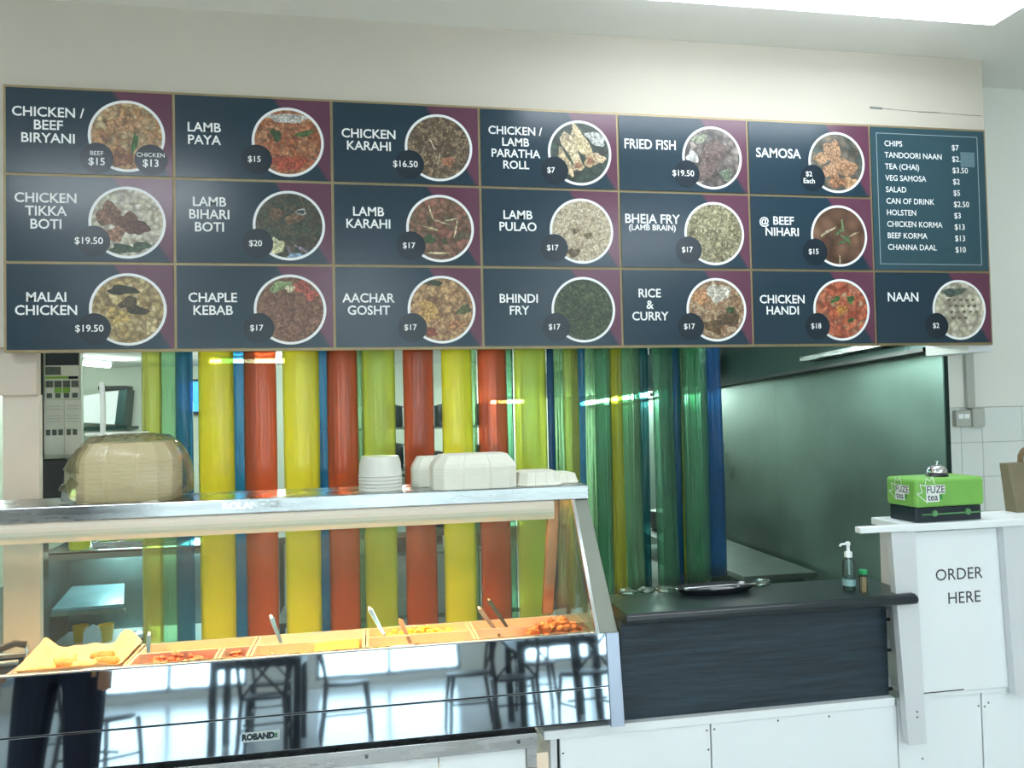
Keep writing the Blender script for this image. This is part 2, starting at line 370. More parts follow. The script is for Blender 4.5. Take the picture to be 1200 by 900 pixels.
# posters and door jamb beside the pillar
pp = thing('poster_panel', 'narrow upright panel of posters and notices beside the pillar', 'notice panel', (-.13, 1.02, 0))
MB().box(-.225, -.045, 1.0, 1.04, 1.25, 2.29).build('panel_board', KWALL, pp)
MB().box(-.25, -.226, .98, 1.06, 0, 2.29).build('jamb', BLACK, pp)
PAPER = mat('paper', (208, 212, 206), .7, var=.05, vscale=20); GREENP = mat('print_green', (120, 165, 60), .6); GREYP = mat('print_grey', (90, 100, 96), .7, var=.4, vscale=60)
q = MB().box(-.215, -.05, .996, .9995, 1.79, 2.04).build('menu_poster', PAPER, pp, label='green and white food poster')
MB().box(-.213, -.052, .994, .9955, 1.965, 2.04).build('header', DARK, q)
MB().box(-.213, -.14, .994, .9955, 1.915, 1.958).build('picture', GREYP, q); MB().box(-.215, -.105, .994, .9955, 1.895, 1.908).build('green_bar', GREENP, q); MB().box(-.103, -.056, .994, .9955, 1.893, 1.908).build('dark_bar', DARK, q)
for i in range(4):
    MB().box(-.212+i*.041, -.177+i*.041, .994, .9955, 1.85, 1.885).build('picture', GREYP, q)
    MB().box(-.208+i*.041, -.182+i*.041, .994, .9955, 1.795, 1.82).build('picture', GREYP, q)
for i in (1, 2): MB().box(-.212+i*.041, -.177+i*.041, .994, .9955, 1.822, 1.848).build('green_patch', GREENP, q)
q = MB().box(-.222, -.125, .996, .9995, 1.50, 1.785).build('notice_sheet', PAPER, pp); q2 = MB().box(-.123, -.04, .996, .9995, 1.50, 1.782).build('notice_sheet', PAPER, pp)
LINE = mat('print_line', (160, 166, 164), .7)
for z in (1.75, 1.735, 1.70, 1.685, 1.67): MB().box(-.21, -.14, .994, .9955, z, z+.003).build('text_line', LINE, q); MB().box(-.112, -.055, .994, .9955, z, z+.003).build('text_line', LINE, q2)
for i in range(3): MB().box(-.212+i*.03, -.192+i*.03, .994, .9955, 1.60, 1.63).build('picture', GREYP, q)
for i in range(2): MB().box(-.113+i*.03, -.093+i*.03, .994, .9955, 1.60, 1.63).build('picture', GREYP, q2)
MB().box(-.225, -.09, .93, .9995, 1.28, 1.48).build('letter_tray', BLACK, pp, bev=.01)

# wall television
tv = thing('television', 'small wall screen glowing blue behind the blue and yellow strips', 'television', (-.6, 7.1, 1.9))
MB().box(-.93, -.3, 7.1, 7.14, 1.68, 2.13).build('casing', BLACK, tv, bev=.006)
scn = MB(); 
SC1 = mat('screen_blue', (45, 130, 215), .3, em=1.2, var=.75, vscale=14); SC2 = mat('screen_dark', (30, 40, 70), .3, em=.4)
scn.box(-.9, -.63, 7.095, 7.099, 1.72, 2.1).build('screen_picture', SC1, tv); MB().box(-.62, -.33, 7.095, 7.099, 1.92, 2.1).build('screen_picture', SC2, tv); MB().box(-.62, -.33, 7.095, 7.099, 1.72, 1.91).build('screen_picture', SC2, tv)
MB().box(-.66, -.56, 7.14, 7.198, 1.85, 1.95).build('bracket', BLACK, tv)
# white appliance on a bracket shelf
ap = thing('air_heater', 'boxy white appliance with a dark edge mounted high on the far kitchen wall', 'appliance', (-1.7, 6.9, 1.62))
MB().hexa([(-1.95, 6.75, 1.62), (-1.55, 6.75, 1.58), (-1.55, 7.1, 1.58), (-1.95, 7.1, 1.62), (-1.95, 6.75, 1.93), (-1.5, 6.75, 2.0), (-1.5, 7.1, 2.0), (-1.95, 7.1, 1.93)]).build('casing', WHITE2, ap, bev=.01)
MB().hexa([(-1.549, 6.74, 1.58), (-1.46, 6.78, 1.56), (-1.46, 7.1, 1.56), (-1.549, 7.1, 1.58), (-1.499, 6.74, 2.0), (-1.42, 6.78, 2.0), (-1.42, 7.1, 2.0), (-1.499, 7.1, 2.0)]).build('side_grille', HOODM, ap)
MB().box(-1.75, -1.44, 6.8, 7.1, 2.005, 2.05).build('top_vent', BLACK, ap)
MB().box(-2.0, -1.4, 6.7, 7.199, 1.52, 1.555).build('bracket_shelf', HOODM, ap)

# glass-fronted cabinet with its contents (left, below the shelf)
cb = thing('glass_cabinet', 'steel cabinet with a glass front beyond the display, left of the strips', 'cabinet', (0, 1.8, 0))
x0, x1, y0, y1, z0, z1 = -.475, .44, 1.6, 2.05, .22, .895
MB().box(x0, x0+.012, y0, y1, z0, z1).box(x1-.012, x1, y0, y1, z0, z1).build('corner_post', BLACK, cb)
MB().box(x0+.012, x1-.012, y0, y0+.02, z1-.012, z1).box(x0+.012, x1-.012, y1-.03, y1, z1-.012, z1).build('top_frame', BLACK, cb)
MB().box(x0+.012, x1-.012, y0+.02, y1-.03, z1-.009, z1-.001).build('glass_top', GLASS, cb)
MB().box(x0+.2, x1-.1, y1-.06, y1-.035, z1-.05, z1-.035).build('added_cabinet_strip', TUBE, cb)  # lit strip added to brighten the inside of the cabinet
MB().box(x0+.012, x1-.012, y0, y0+.02, z1-.045, z1-.0125).build('front_rail', SHELFM, cb)
MB().box(x0+.012, x0+.045, y0, y0+.02, z0, z1-.045).build('front_stile', SHELFM, cb)
CBK = mat('cabinet_back', (110, 134, 140), .3, .7, var=.45, vscale=5)
MB().box(x0+.012, x1-.012, y1-.01, y1, z0, z1-.012).build('back_panel', CBK, cb)
MB().box(x0+.012, x1-.012, y0+.02, y1-.01, z0, z0+.1).build('cabinet_floor', mat('pale_shelf', (190, 200, 206), .35), cb)
MB().box(x0, x1, y0+.02, y1, 0, z0-.001).build('cabinet_base', SHELFM, cb)
MB().box(x0+.046, x1-.013, y0+.006, y0+.012, z0+.1, z1-.046).build('glass_pane', GLASS, cb)
BSH = mat('bluish_shelf', (120, 150, 168), .3, .5, var=.2, vscale=8)
MB().hexa([(-.43, 1.66, .535), (-.03, 1.66, .545), (-.12, 2.0, .60), (-.43, 2.0, .60), (-.43, 1.66, .552), (-.03, 1.66, .562), (-.12, 2.0, .617), (-.43, 2.0, .617)]).build('inner_shelf', BSH, cb)
MB().box(-.43, -.02, 1.64, 1.659, .515, .535).build('shelf_edge', SHELFM, cb)
OR = mat('orange_plastic', (226, 176, 60), .4)
zb = z0+.1005
for i, (x, y) in enumerate(((-.31, 1.78), (-.16, 1.76))):
    o = MB().lathe([(.032, 0), (.036, .004), (.045, .095), (.048, .1), (.04, .099), (.03, .02)], (x, y, zb+.0), 18).build('drinking_cup', OR, smooth=True, loc=(x, y, zb))
    tag(o, ('left' if i == 0 else 'right')+' of two yellow orange cups inside the glass cabinet', 'cup', 'yellow cups in the cabinet')
o = MB().hexa([(-.27, 1.69, zb), (-.17, 1.69, zb), (-.17, 1.74, zb), (-.27, 1.74, zb), (-.265, 1.69, zb+.075), (-.175, 1.69, zb+.075), (-.175, 1.74, zb+.075), (-.265, 1.74, zb+.075)]).box(-.26, -.18, 1.695, 1.735, zb+.075, zb+.095).hexa([(-.255, 1.70, zb+.095), (-.185, 1.70, zb+.095), (-.185, 1.73, zb+.095), (-.255, 1.73, zb+.095), (-.225, 1.71, zb+.115), (-.215, 1.71, zb+.115), (-.215, 1.72, zb+.115), (-.225, 1.72, zb+.115)]).build('menu_holder', mat('lilac_white', (222, 224, 240), .4), loc=(-.22, 1.71, zb))
tag(o, 'small pale house-shaped carton in front of the yellow cups', 'carton')
pl = thing('sauce_plate', 'round grey plate with a small white sauce pot inside the glass cabinet', 'plate', (.03, 1.76, zb))
MB().lathe([(.06, 0), (.1, .02), (.105, .026), (.09, .022), (.01, .012)], (.03, 1.76, zb), 24).build('plate_dish', mat('plate_grey', (120, 118, 140), .3), pl, smooth=True)
MB().lathe([(.02, .013), (.035, .02), (.035, .035), (.02, .04), (.008, .055)], (.03, 1.76, zb), 16).build('sauce_pot', WHITE, pl, smooth=True)
MB().tube([(.06, 1.76, zb+.03), (.085, 1.76, zb+.06), (.09, 1.76, zb+.1)], .004, 6).build('spoon_handle', WHITE, pl)
# things on the cabinet
yb = thing('juice_bottle', 'squat yellow plastic jar on the cabinet beside the pillar', 'jar', (-.3, 1.75, .895))
YB = mat('yellow_jar', (222, 214, 60), .35)
MB().lathe([(.055, .0005), (.062, .01), (.062, .09), (.05, .115), (.03, .12)], (-.29, 1.72, .895), 20).build('jar_body', YB, yb, smooth=True)
MB().lathe([(.034, .121), (.034, .145), (.01, .15)], (-.29, 1.72, .895), 16).build('jar_lid', YB, yb, smooth=True)
tr = thing('salad_tray', 'steel tray of cling wrapped green leaves on top of the cabinet', 'tray', (.05, 1.8, .895))
MB().box(-.2, .3, 1.66, 2.0, .8955, .903).box(-.2, -.19, 1.66, 2.0, .903, .935).box(.29, .3, 1.66, 2.0, .903, .935).box(-.19, .29, 1.66, 1.67, .903, .935).box(-.19, .29, 1.99, 2.0, .903, .935).build('tray_body', STEEL, tr)
lf = MB()
for i in range(70): lf.blob((random.uniform(-.17, .27), random.uniform(1.69, 1.97), .925+random.uniform(0, .03)), random.uniform(.015, .035), 1, .3, (1, .8, .25))
tag(lf.build('salad_leaves', mat('lettuce', (150, 190, 90), .5, var=.4, vscale=30)), 'shredded green leaves heaped in the steel tray on the cabinet', 'salad', kind='stuff')

# three-way white pipe stand on the display shelf
# ================================================================ strip curtains
SM = {
 'yellow': sheet('pvc_yellow', (246, 244, 120), (246, 240, 84), .62, bump=.5, stretch=(90, 90, 2.2)),
 'lime': sheet('pvc_lime', (228, 236, 150), (220, 228, 110), .42, bump=.5, stretch=(90, 90, 2.2)),
 'pale': sheet('pvc_pale_yellow', (236, 238, 160), (218, 222, 140), .25, bump=.6, stretch=(90, 90, 2.2)),
 'red': sheet('pvc_red', (234, 150, 112), (216, 124, 84), .42, bump=.5, stretch=(90, 90, 2.2)),
 'blue': sheet('pvc_blue', (120, 188, 218), (64, 146, 188), .35, bump=.5, stretch=(90, 90, 2.2)),
 'navy': sheet('pvc_navy', (96, 156, 198), (48, 108, 156), .35, bump=1.0, stretch=(90, 90, 2.2)),
 'green': sheet('pvc_green', (214, 240, 214), (160, 208, 166), .18, bump=1.2, stretch=(90, 90, 2.2)),
 'deep': sheet('pvc_deep_green', (186, 230, 206), (104, 172, 138), .2, bump=1.2, stretch=(90, 90, 2.2)),
 'teal': sheet('pvc_teal', (126, 180, 182), (50, 106, 110), .3, bump=1.2, stretch=(90, 90, 2.2)),
 'olive': sheet('pvc_olive', (226, 222, 120), (176, 180, 76), .4, bump=.6, stretch=(90, 90, 2.2)),
 'plum': sheet('pvc_plum', (170, 110, 130), (130, 74, 84), .3, bump=.5, stretch=(90, 90, 2.2)),
}
NM = {'yellow': 'bright yellow', 'lime': 'yellow green', 'pale': 'pale yellow', 'red': 'orange red', 'blue': 'blue', 'navy': 'dark blue', 'green': 'light green', 'deep': 'green', 'teal': 'dark teal', 'olive': 'olive yellow', 'plum': 'plum brown'}
def strip(p0, p1, z0, z1, colr, bulge, parent):
    p0, p1 = Vector((*p0, 0)), Vector((*p1, 0)); d = p1-p0; n = Vector((d.y, -d.x, 0)).normalized()
    nx, nz = 8, 14; ph = random.uniform(0, 6); b = bmesh.new(); g = []
    for j in range(nz+1):
        t = j/nz; z = z0+(z1-z0)*t; w = 1+.02*math.sin(ph+5*t)
        sway = .004*math.sin(ph+4*t)
        row = []
        for i in range(nx+1):
            s = i/nx; q = p0+d*(.5+(s-.5)*w)+n*(bulge*(1-(2*s-1)**2)+sway)
            row.append(b.verts.new((q.x, q.y, z)))
        g.append(row)
    for j in range(nz):
        for i in range(nx): b.faces.new((g[j][i], g[j][i+1], g[j+1][i+1], g[j+1][i])).smooth = True
    me = bpy.data.meshes.new('strip'); off = wl(parent)
    for v in b.verts: v.co -= off
    b.to_mesh(me); b.free(); me.materials.append(SM[colr])
    o = bpy.data.objects.new('strip', me); COL.objects.link(o); o.parent = parent
    q = o.modifiers.new('solid', 'SOLIDIFY'); q.thickness = .002; q.offset = 0
    o['label'] = NM[colr]+' translucent plastic strip'
c1 = thing('strip_curtain', 'curtain of wide yellow, red, blue and green plastic strips behind the food display', 'strip curtain', (1.4, .16, 2.2))
MB().box(.44, 2.32, .12, .2, 2.15, 2.19).build('hanging_rail', STEEL, c1)
front = [('pale', .478, .56), ('blue', .616, .688), ('yellow', .712, .858), ('red', .902, 1.038), ('yellow', 1.068, 1.222), ('red', 1.258, 1.391), ('lime', 1.412, 1.558),
         ('red', 1.596, 1.735), ('yellow', 1.771, 1.913), ('red', 1.939, 2.077), ('lime', 2.112, 2.261)]
back = [('green', .54, .668), ('blue', .80, .944), ('blue', 1.16, 1.292), ('green', 1.34, 1.41+.01), ('green', 1.44, 1.52), ('plum', 1.64, 1.712), ('green', 1.86, 1.937), ('deep', 2.03, 2.112), ('green', 2.15, 2.24)]
for c, a, b in front: strip((a, .14), (b, .14), .62, 2.15, c, .022, c1)
for c, a, b in back: strip((a, .175), (b, .175), .64, 2.15, c, -.016 if c != 'blue' else .01, c1)
c2 = thing('strip_curtain', 'curtain of narrow green and blue plastic strips above the black counter', 'strip curtain', (2.8, .4, 2.2))
A0 = (2.27, .15); DD = (1.1, .45)
def P(t, off=0): return (A0[0]+DD[0]*t-off*.378, A0[1]+DD[1]*t+off*.926)
right = [('navy', 0, .02+.012), ('green', .02, .145), ('pale', .06, .135), ('blue', .122, .19), ('green', .182, .31), ('olive', .298, .37), ('green', .362, .49), ('teal', .47, .555), ('deep', .54, .664), ('navy', .654, .726), ('olive', .715, .77), ('deep', .71, .805), ('deep', .77, .89), ('navy', .876, 1.015), ('deep', .22, .30), ('teal', .60, .66), ('deep', .39, .46)]
for i, (c, a, b) in enumerate(right):
    off = (0, .03, -.03)[i % 3]
    strip(P(a, off), P(b, off), .74, 2.2, c, (.018, -.014)[i % 2]*min(1, (b-a)/.1), c2)
MB().hexa([(*P(-.0, -.05), 2.2), (*P(1.03, -.05), 2.2), (*P(1.03, .05), 2.2), (*P(0, .05), 2.2), (*P(-.0, -.05), 2.24), (*P(1.03, -.05), 2.24), (*P(1.03, .05), 2.24), (*P(0, .05), 2.24)]).build('hanging_rail', STEEL, c2)

# ================================================================ menu board
BT = 3.05135; w = .65; hr = .36205
mb = thing('menu_board', 'long dark menu board of framed dish panels hung below the ceiling', 'menu board', (7*w/2, .0, BT-3*hr))
def board_mat():
    m = bpy.data.materials.new('panel_print'); m.use_nodes = True; nt = m.node_tree; N = nt.nodes; Lk = nt.links; b = N['Principled BSDF']
    b.inputs['Roughness'].default_value = .22; b.inputs['Specular IOR Level'].default_value = .5
    tc = N.new('ShaderNodeTexCoord'); sp = N.new('ShaderNodeSeparateXYZ'); Lk.new(tc.outputs['Generated'], sp.inputs[0])
    # plum corner at the top right, as printed on every panel
    a = N.new('ShaderNodeMath'); a.operation = 'ADD'; Lk.new(sp.outputs[0], a.inputs[0])
    s = N.new('ShaderNodeMath'); s.operation = 'MULTIPLY'; s.inputs[1].default_value = .35; Lk.new(sp.outputs[2], s.inputs[0]); Lk.new(s.outputs[0], a.inputs[1])
    r = N.new('ShaderNodeValToRGB'); Lk.new(a.outputs[0], r.inputs[0]); e = r.color_ramp.elements
    e[0].position = .97; e[0].color = (*lin((26, 50, 64)), 1); e[1].position = 1.33; e[1].color = (*lin((92, 52, 72)), 1)
    Lk.new(r.outputs[0], b.inputs['Base Color']); return m
PM = board_mat()
PM2 = mat('panel_print_plain', (44, 72, 82), .22)
fr = MB(); g = .006
for j in range(4): fr.box(-g, 7*w+g, .006, .03, BT-j*hr-g, BT-j*hr+g)
for i in range(8):
    for j in range(3):
        fr.box(i*w-g, i*w+g, .006, .03, BT-(j+1)*hr+g, BT-j*hr-g)
fr2 = fr.build('frame', BRONZE, mb)
MB().box(0, 7*w, .0305, .0345, BT-3*hr, BT).build('backing', BRONZE, mb)
def colm(c): return mat('print_%d_%d_%d' % c, c, .35, var=.3, vscale=40)
BR, RD, GN, YL, CR, DK = (150, 96, 60), (190, 80, 50), (70, 110, 60), (215, 180, 90), (226, 216, 190), (60, 44, 36)
items = {
 (0, 0): ('CHICKEN /\nBEEF\nBIRYANI', .165, .145, '', [(214, 160, 100), (190, 130, 80), (226, 196, 140), (130, 84, 54)], 45, [(-.02, .05, .07, .03, .3, (206, 150, 100)), (.03, -.03, .012, .045, -.2, (60, 120, 50)), (-.02, -.09, .045, .04, 0, (170, 110, 74))]),
 (1, 0): ('LAMB\nPAYA', .122, .18, '$15', [(206, 110, 60), (170, 90, 50), (220, 150, 100), (120, 60, 40)], 55, [(0, .105, .09, .02, 0, (214, 212, 206)), (-.05, .03, .02, .03, .5, (60, 96, 50)), (.07, .04, .04, .012, .3, (90, 130, 60)), (.0, -.09, .08, .03, 0, (200, 80, 50))]),
 (2, 0): ('CHICKEN\nKARAHI', .16, .16, '$16.50', [(120, 100, 76), (90, 70, 52), (176, 146, 110), (70, 52, 40)], 75, [(-.03, .02, .003, .03, .4, (226, 210, 180)), (.0, -.05, .003, .03, -.2, (226, 210, 180)), (.04, -.06, .03, .022, 0, (190, 120, 84))]),
 (3, 0): ('CHICKEN /\nLAMB\nPARATHA\nROLL', .165, .18, '$7', [(40, 62, 52), (50, 76, 60), (36, 52, 48)], 30, [(.08, .07, .05, .03, -.4, (190, 196, 190)), (.01, .05, .03, .09, .55, (228, 204, 150)), (-.04, .02, .03, .09, .45, (232, 208, 160)), (-.07, -.05, .025, .07, .4, (226, 200, 150)), (.05, -.035, .03, .03, 0, (214, 176, 124)), (.05, -.035, .015, .015, 0, (176, 110, 76)), (-.01, -.06, .028, .025, 0, (222, 190, 140)), (-.01, -.06, .014, .012, 0, (176, 110, 76)), (.09, -.02, .035, .02, -.5, (226, 196, 150))]),
 (4, 0): ('FRIED FISH', .158, .15, '$19.50', [(110, 100, 96), (80, 72, 70), (160, 144, 136), (60, 56, 54)], 30, [(-.1, 0, .03, .03, 0, (220, 222, 220)), (-.06, .09, .04, .02, .3, (150, 160, 130)), (.0, -.0, .05, .1, -.5, (120, 96, 90)), (.07, -.08, .03, .03, 0, (130, 150, 120))]),
 (5, 0): ('SAMOSA', .157, .16, '$2\nEach', [(70, 90, 84), (96, 100, 90), (130, 110, 90)], 25, [(-.02, .05, .045, .06, .2, (196, 146, 104)), (-.08, .02, .04, .03, .4, (206, 156, 112)), (.05, -.02, .06, .04, -.4, (190, 140, 100)), (-.03, -.04, .05, .04, .3, (202, 152, 112)), (.07, -.1, .04, .03, 0, (210, 160, 110)), (.0, -.095, .05, .03, 0, (176, 120, 84))]),
 (0, 1): ('CHICKEN\nTIKKA\nBOTI', .155, .155, '$19.50', [(206, 200, 176), (190, 180, 150), (222, 216, 200)], 40, [(-.07, .03, .05, .05, .3, (150, 104, 74)), (-.0, .0, .04, .045, -.3, (124, 72, 52)), (-.05, -.05, .04, .03, .2, (176, 124, 90)), (.05, -.02, .035, .03, .1, (110, 62, 48)), (-.02, -.11, .05, .02, 0, (60, 90, 60)), (.05, -.1, .04, .02, .3, (70, 100, 66))]),
 (1, 1): ('LAMB\nBIHARI\nBOTI', .14, .155, '$20', [(50, 66, 54), (70, 84, 60), (100, 84, 60), (36, 48, 44)], 60, [(.02, .03, .04, .02, .3, (150, 110, 76)), (-.05, .05, .03, .025, .2, (130, 96, 66)), (.05, .06, .022, .014, 0, (206, 210, 206)), (.05, .06, .016, .008, 0, (60, 80, 60)), (-.055, -.09, .032, .036, 0, (226, 226, 170)), (.05, -.1, .03, .006, -.5, (176, 150, 180)), (.0, -.11, .006, .025, .3, (176, 150, 180)), (.03, -.13, .04, .012, 0, (150, 190, 220))]),
 (2, 1): ('LAMB\nKARAHI', .152, .125, '$17', [(150, 110, 84), (120, 86, 64), (170, 104, 84), (76, 84, 56)], 40, [(-.04, .07, .004, .035, .3, (228, 212, 160)), (.0, .03, .035, .004, -.3, (228, 212, 160)), (.05, .04, .03, .004, .2, (232, 216, 170)), (.07, -.0, .004, .04, -.2, (232, 216, 170)), (-.04, .0, .035, .005, -.25, (222, 206, 150)), (-.01, -.11, .05, .005, 0, (228, 212, 160)), (-.05, -.05, .03, .02, .3, (70, 100, 56))]),
 (3, 1): ('LAMB\nPULAO', .168, .125, '$17', [(214, 198, 160), (196, 176, 136), (226, 214, 184), (160, 136, 100)], 85, [(-.03, .0, .02, .012, .2, (130, 116, 84)), (.03, -.02, .022, .013, .2, (130, 120, 84)), (-.04, -.1, .03, .02, 0, (116, 100, 76))]),
 (4, 1): ('BHEJA FRY', .158, .145, '$17', [(176, 170, 126), (130, 124, 84), (206, 196, 150), (90, 84, 60)], 75, []),
 (5, 1): ('@BEEF\nNIHARI', .165, .14, '$15', [(116, 78, 56), (100, 66, 48), (130, 90, 66)], 14, [(-.06, .02, .05, .006, .5, (206, 190, 150)), (.03, -.01, .03, .006, -.6, (110, 160, 100)), (.0, .02, .03, .006, .6, (100, 150, 90)), (.02, .05, .006, .03, .1, (120, 160, 100)), (.08, .01, .03, .005, .4, (196, 180, 140)), (.0, -.12, .004, .025, 0, (196, 180, 140)), (.02, -.03, .03, .006, .3, (80, 130, 76)), (.05, -.02, .006, .026, .3, (90, 140, 80))]),
 (0, 2): ('MALAI\nCHICKEN', .155, .155, '$19.50', [(206, 178, 104), (176, 144, 84), (222, 200, 140), (150, 116, 66)], 45, [(-.02, .08, .06, .02, 0, (60, 60, 40)), (.03, .0, .05, .02, -.3, (80, 70, 44)), (.0, .03, .04, .02, .4, (100, 84, 50)), (-.04, -.03, .045, .03, -.4, (214, 180, 96))]),
 (1, 2): ('CHAPLE\nKEBAB', .15, .15, '$17', [(150, 100, 74), (130, 84, 62), (166, 116, 86), (110, 70, 52)], 80, [(.05, .1, .04, .03, 0, (200, 90, 70)), (-.04, .1, .05, .02, .3, (150, 180, 110)), (.0, .09, .02, .015, 0, (220, 214, 170)), (.09, .06, .03, .02, .4, (206, 90, 70))]),
 (2, 2): ('AACHAR\nGOSHT', .147, .135, '$17', [(196, 150, 96), (160, 110, 70), (216, 170, 110), (124, 86, 56)], 50, [(-.06, -.01, .045, .05, .2, (214, 164, 84)), (.1, -.0, .035, .02, .4, (110, 116, 70)), (-.04, .12, .05, .012, -.1, (70, 84, 52)), (.06, -.07, .05, .022, .2, (206, 140, 84)), (-.05, -.1, .03, .02, 0, (150, 70, 50))]),
 (3, 2): ('BHINDI\nFRY', .165, .14, '$17', [(60, 84, 54), (44, 64, 44), (96, 116, 74), (34, 46, 34)], 95, []),
 (4, 2): ('RICE\n&\nCURRY', .135, .18, '$17', [(200, 176, 136), (176, 140, 100), (150, 100, 70)], 60, [(.01, .08, .06, .04, 0, (232, 226, 206)), (-.08, .06, .04, .04, 0, (214, 150, 96)), (.06, -.04, .06, .04, .3, (110, 84, 54)), (-.02, -.08, .05, .03, -.3, (120, 90, 50)), (.07, .0, .02, .015, 0, (60, 100, 50))]),
 (5, 2): ('CHICKEN\nHANDI', .155, .14, '$18', [(206, 90, 56), (220, 120, 80), (170, 66, 44), (190, 150, 110)], 38, [(.0, .0, .03, .022, .2, (230, 150, 60)), (-.03, .05, .03, .012, .5, (70, 120, 56)), (.05, .05, .02, .02, 0, (90, 140, 70)), (.07, .09, .03, .02, -.3, (226, 130, 100)), (.05, -.05, .02, .01, .3, (80, 130, 60)), (-.05, -.09, .03, .02, 0, (206, 100, 70))]),
 (6, 2): ('NAAN', .153, .135, '$2', [(206, 200, 176), (190, 184, 156), (216, 212, 190)], 30, [(-.03, .09, .07, .02, .1, (90, 110, 100))]+[(-.06+.035*(k % 5)+.008*(k//5), .05-.03*(k//5), .01, .007, .3, (120, 116, 84)) for k in range(18)]),
}
def ell(mb_, cx, cz, rx, rz, ang, y0, y1, n=20, mask=None):
    ring = []
    for i in range(n):
        a = 2*math.pi*i/n; wb_ = 1+(.16*math.sin(3*a+cx*90)+.12*math.sin(5*a+cz*70) if mask else 0); x = rx*math.cos(a)*wb_; z = rz*math.sin(a)*wb_; X_ = x*math.cos(ang)-z*math.sin(ang); Z_ = x*math.sin(ang)+z*math.cos(ang)
        X_ += cx; Z_ += cz
        if mask:
            d = math.hypot(X_-mask[0], Z_-mask[1])
            if d > mask[2]: X_ = mask[0]+(X_-mask[0])*mask[2]/d; Z_ = mask[1]+(Z_-mask[1])*mask[2]/d
        ring.append((X_, Z_))
    mb_.loft([[(x, y1, z) for x, z in ring], [(x, y0, z) for x, z in ring]])
RIM = mat('white_rim_print', (224, 226, 226), .4)
for (ci, ri), (title, uc, vc, price, pal, sc, marks) in items.items():
    X0, Z1 = ci*w, BT-ri*hr; Z0 = Z1-hr
    one = title.replace('\n', ' ').replace('@', '').title()
    pn = MB().box(X0+g, X0+w-g, .0, .0295, Z0+g, Z1-g).build('menu_panel', PM, mb, label='dark panel reading '+title.replace('\n', ' ')+', with its round dish photo')
    cx, cz, r = X0+.466, Z1-.53*hr, .1505
    ring = MB(); n = 56
    inner = [(cx+(r-.011)*math.cos(2*math.pi*i/n), cz+(r-.011)*math.sin(2*math.pi*i/n)) for i in range(n)]; outer = [(cx+r*math.cos(2*math.pi*i/n), cz+r*math.sin(2*math.pi*i/n)) for i in range(n)]
    b = ring.b; yo = -.0012
    vi = [b.verts.new((x, yo, z)) for x, z in inner]; vo = [b.verts.new((x, yo, z)) for x, z in outer]; vb = [b.verts.new((x, 0, z)) for x, z in outer]; vib = [b.verts.new((x, 0, z)) for x, z in inner]
    for i in range(n):
        j = (i+1) % n; b.faces.new((vi[i], vi[j], vo[j], vo[i])); b.faces.new((vo[i], vo[j], vb[j], vb[i])); b.faces.new((vi[i], vib[i], vib[j], vi[j]))
    ring.build('dish_rim', RIM, pn)
    ph = MB(); ell(ph, cx, cz, r-.0105, r-.0105, 0, -.0006, 0, 56); ms = [printed('food_%d_%d' % (ci, ri), pal, sc)]
    for k, (dx, dz, rx, rz, an, c) in enumerate(marks):
        m_ = printed('mark_%d_%d_%d' % c, [tuple(int(v*.72) for v in c), c, tuple(min(255, int(v*1.12)) for v in c)], 70)
        if m_ not in ms: ms.append(m_)
        ph.mi = ms.index(m_); ell(ph, cx+dx, cz+dz, rx, rz, an, -.0007-.00003*k, 0, 18, (cx, cz, r-.011))
    ph.build('dish_photo', ms, pn)
    prices = [(price, X0+.335, Z0+hr*.25)] if (ci, ri) != (0, 0) else [('$15', X0+.35, Z0+hr*.205), ('$13', X0+.56, Z0+hr*.205)]
    if (ci, ri) == (3, 0): prices = [(price, X0+.345, Z0+hr*.235)]
    its = []
    for k, (pt, px_, pz) in enumerate(prices):
        pd = MB(); ell(pd, px_, pz, .064, .064, 0, -.0025, 0, 40); pd.build('price_disc', DARK, pn)
        off = -.012 if pt == '$7' else 0
        if (ci, ri) == (0, 0):
            its.append((pt, .043, px_, pz-.016, dict(bold=.0007))); its.append(('BEEF' if k == 0 else 'CHICKEN', .026, px_, pz+.019, {}))
        else: its.append((pt, .034 if 'E' in pt else .036 if len(pt) < 6 else .040, px_+off-.003*len(pt), pz, dict(bold=.0004, line=1.0)) if len(pt) != 3 or 1 else None)
    lettering('price_lettering', its, INK, pn, lambda u, v: (u, -.0032, v))
    size = .056; tl = [(title.replace('@', ' '), size, X0+uc, Z1-hr*(.47 if ri != 1 else .42)+ (0.0), dict(bold=.0009, sx=.98, line=.96))]
    if (ci, ri) == (0, 0): tl = [(title, .056, X0+uc, Z1-hr*.44, dict(bold=.0009, sx=1.0, line=.96))]
    if (ci, ri) == (3, 0): tl = [(title, .052, X0+uc, Z1-hr*.5, dict(bold=.0009, sx=.98, line=1.0))]
    if (ci, ri) == (4, 0): tl = [(title, .064, X0+uc, Z1-hr*.39, dict(bold=.0009, sx=.85))]
    if (ci, ri) == (5, 0): tl = [(title, .064, X0+uc, Z1-hr*.44, dict(bold=.0009, sx=.95))]
    if (ci, ri) == (6, 2): tl = [(title, .064, X0+uc, Z1-hr*.36, dict(bold=.0009, sx=.95))]
    if (ci, ri) == (4, 1): tl = [(title, .061, X0+uc, Z1-hr*.36, dict(bold=.0009, sx=.95)), ('(LAMB BRAIN)', .037, X0+uc, Z1-hr*.47, dict(bold=.0006))]
    if (ci, ri) == (5, 1): tl.append(('@', .05, X0+uc-.093, Z1-hr*.355, dict(bold=.0009)))
    lettering('title_lettering', tl, INK, pn, lambda u, v: (u, -.0009, v))
X0 = 6*w
pn = MB().box(X0+g, X0+w-g, .0, .0295, BT-2*hr+g, BT-g).build('menu_panel', PM2, mb, label='tall dark panel listing chips, drinks, salad, korma and their prices')
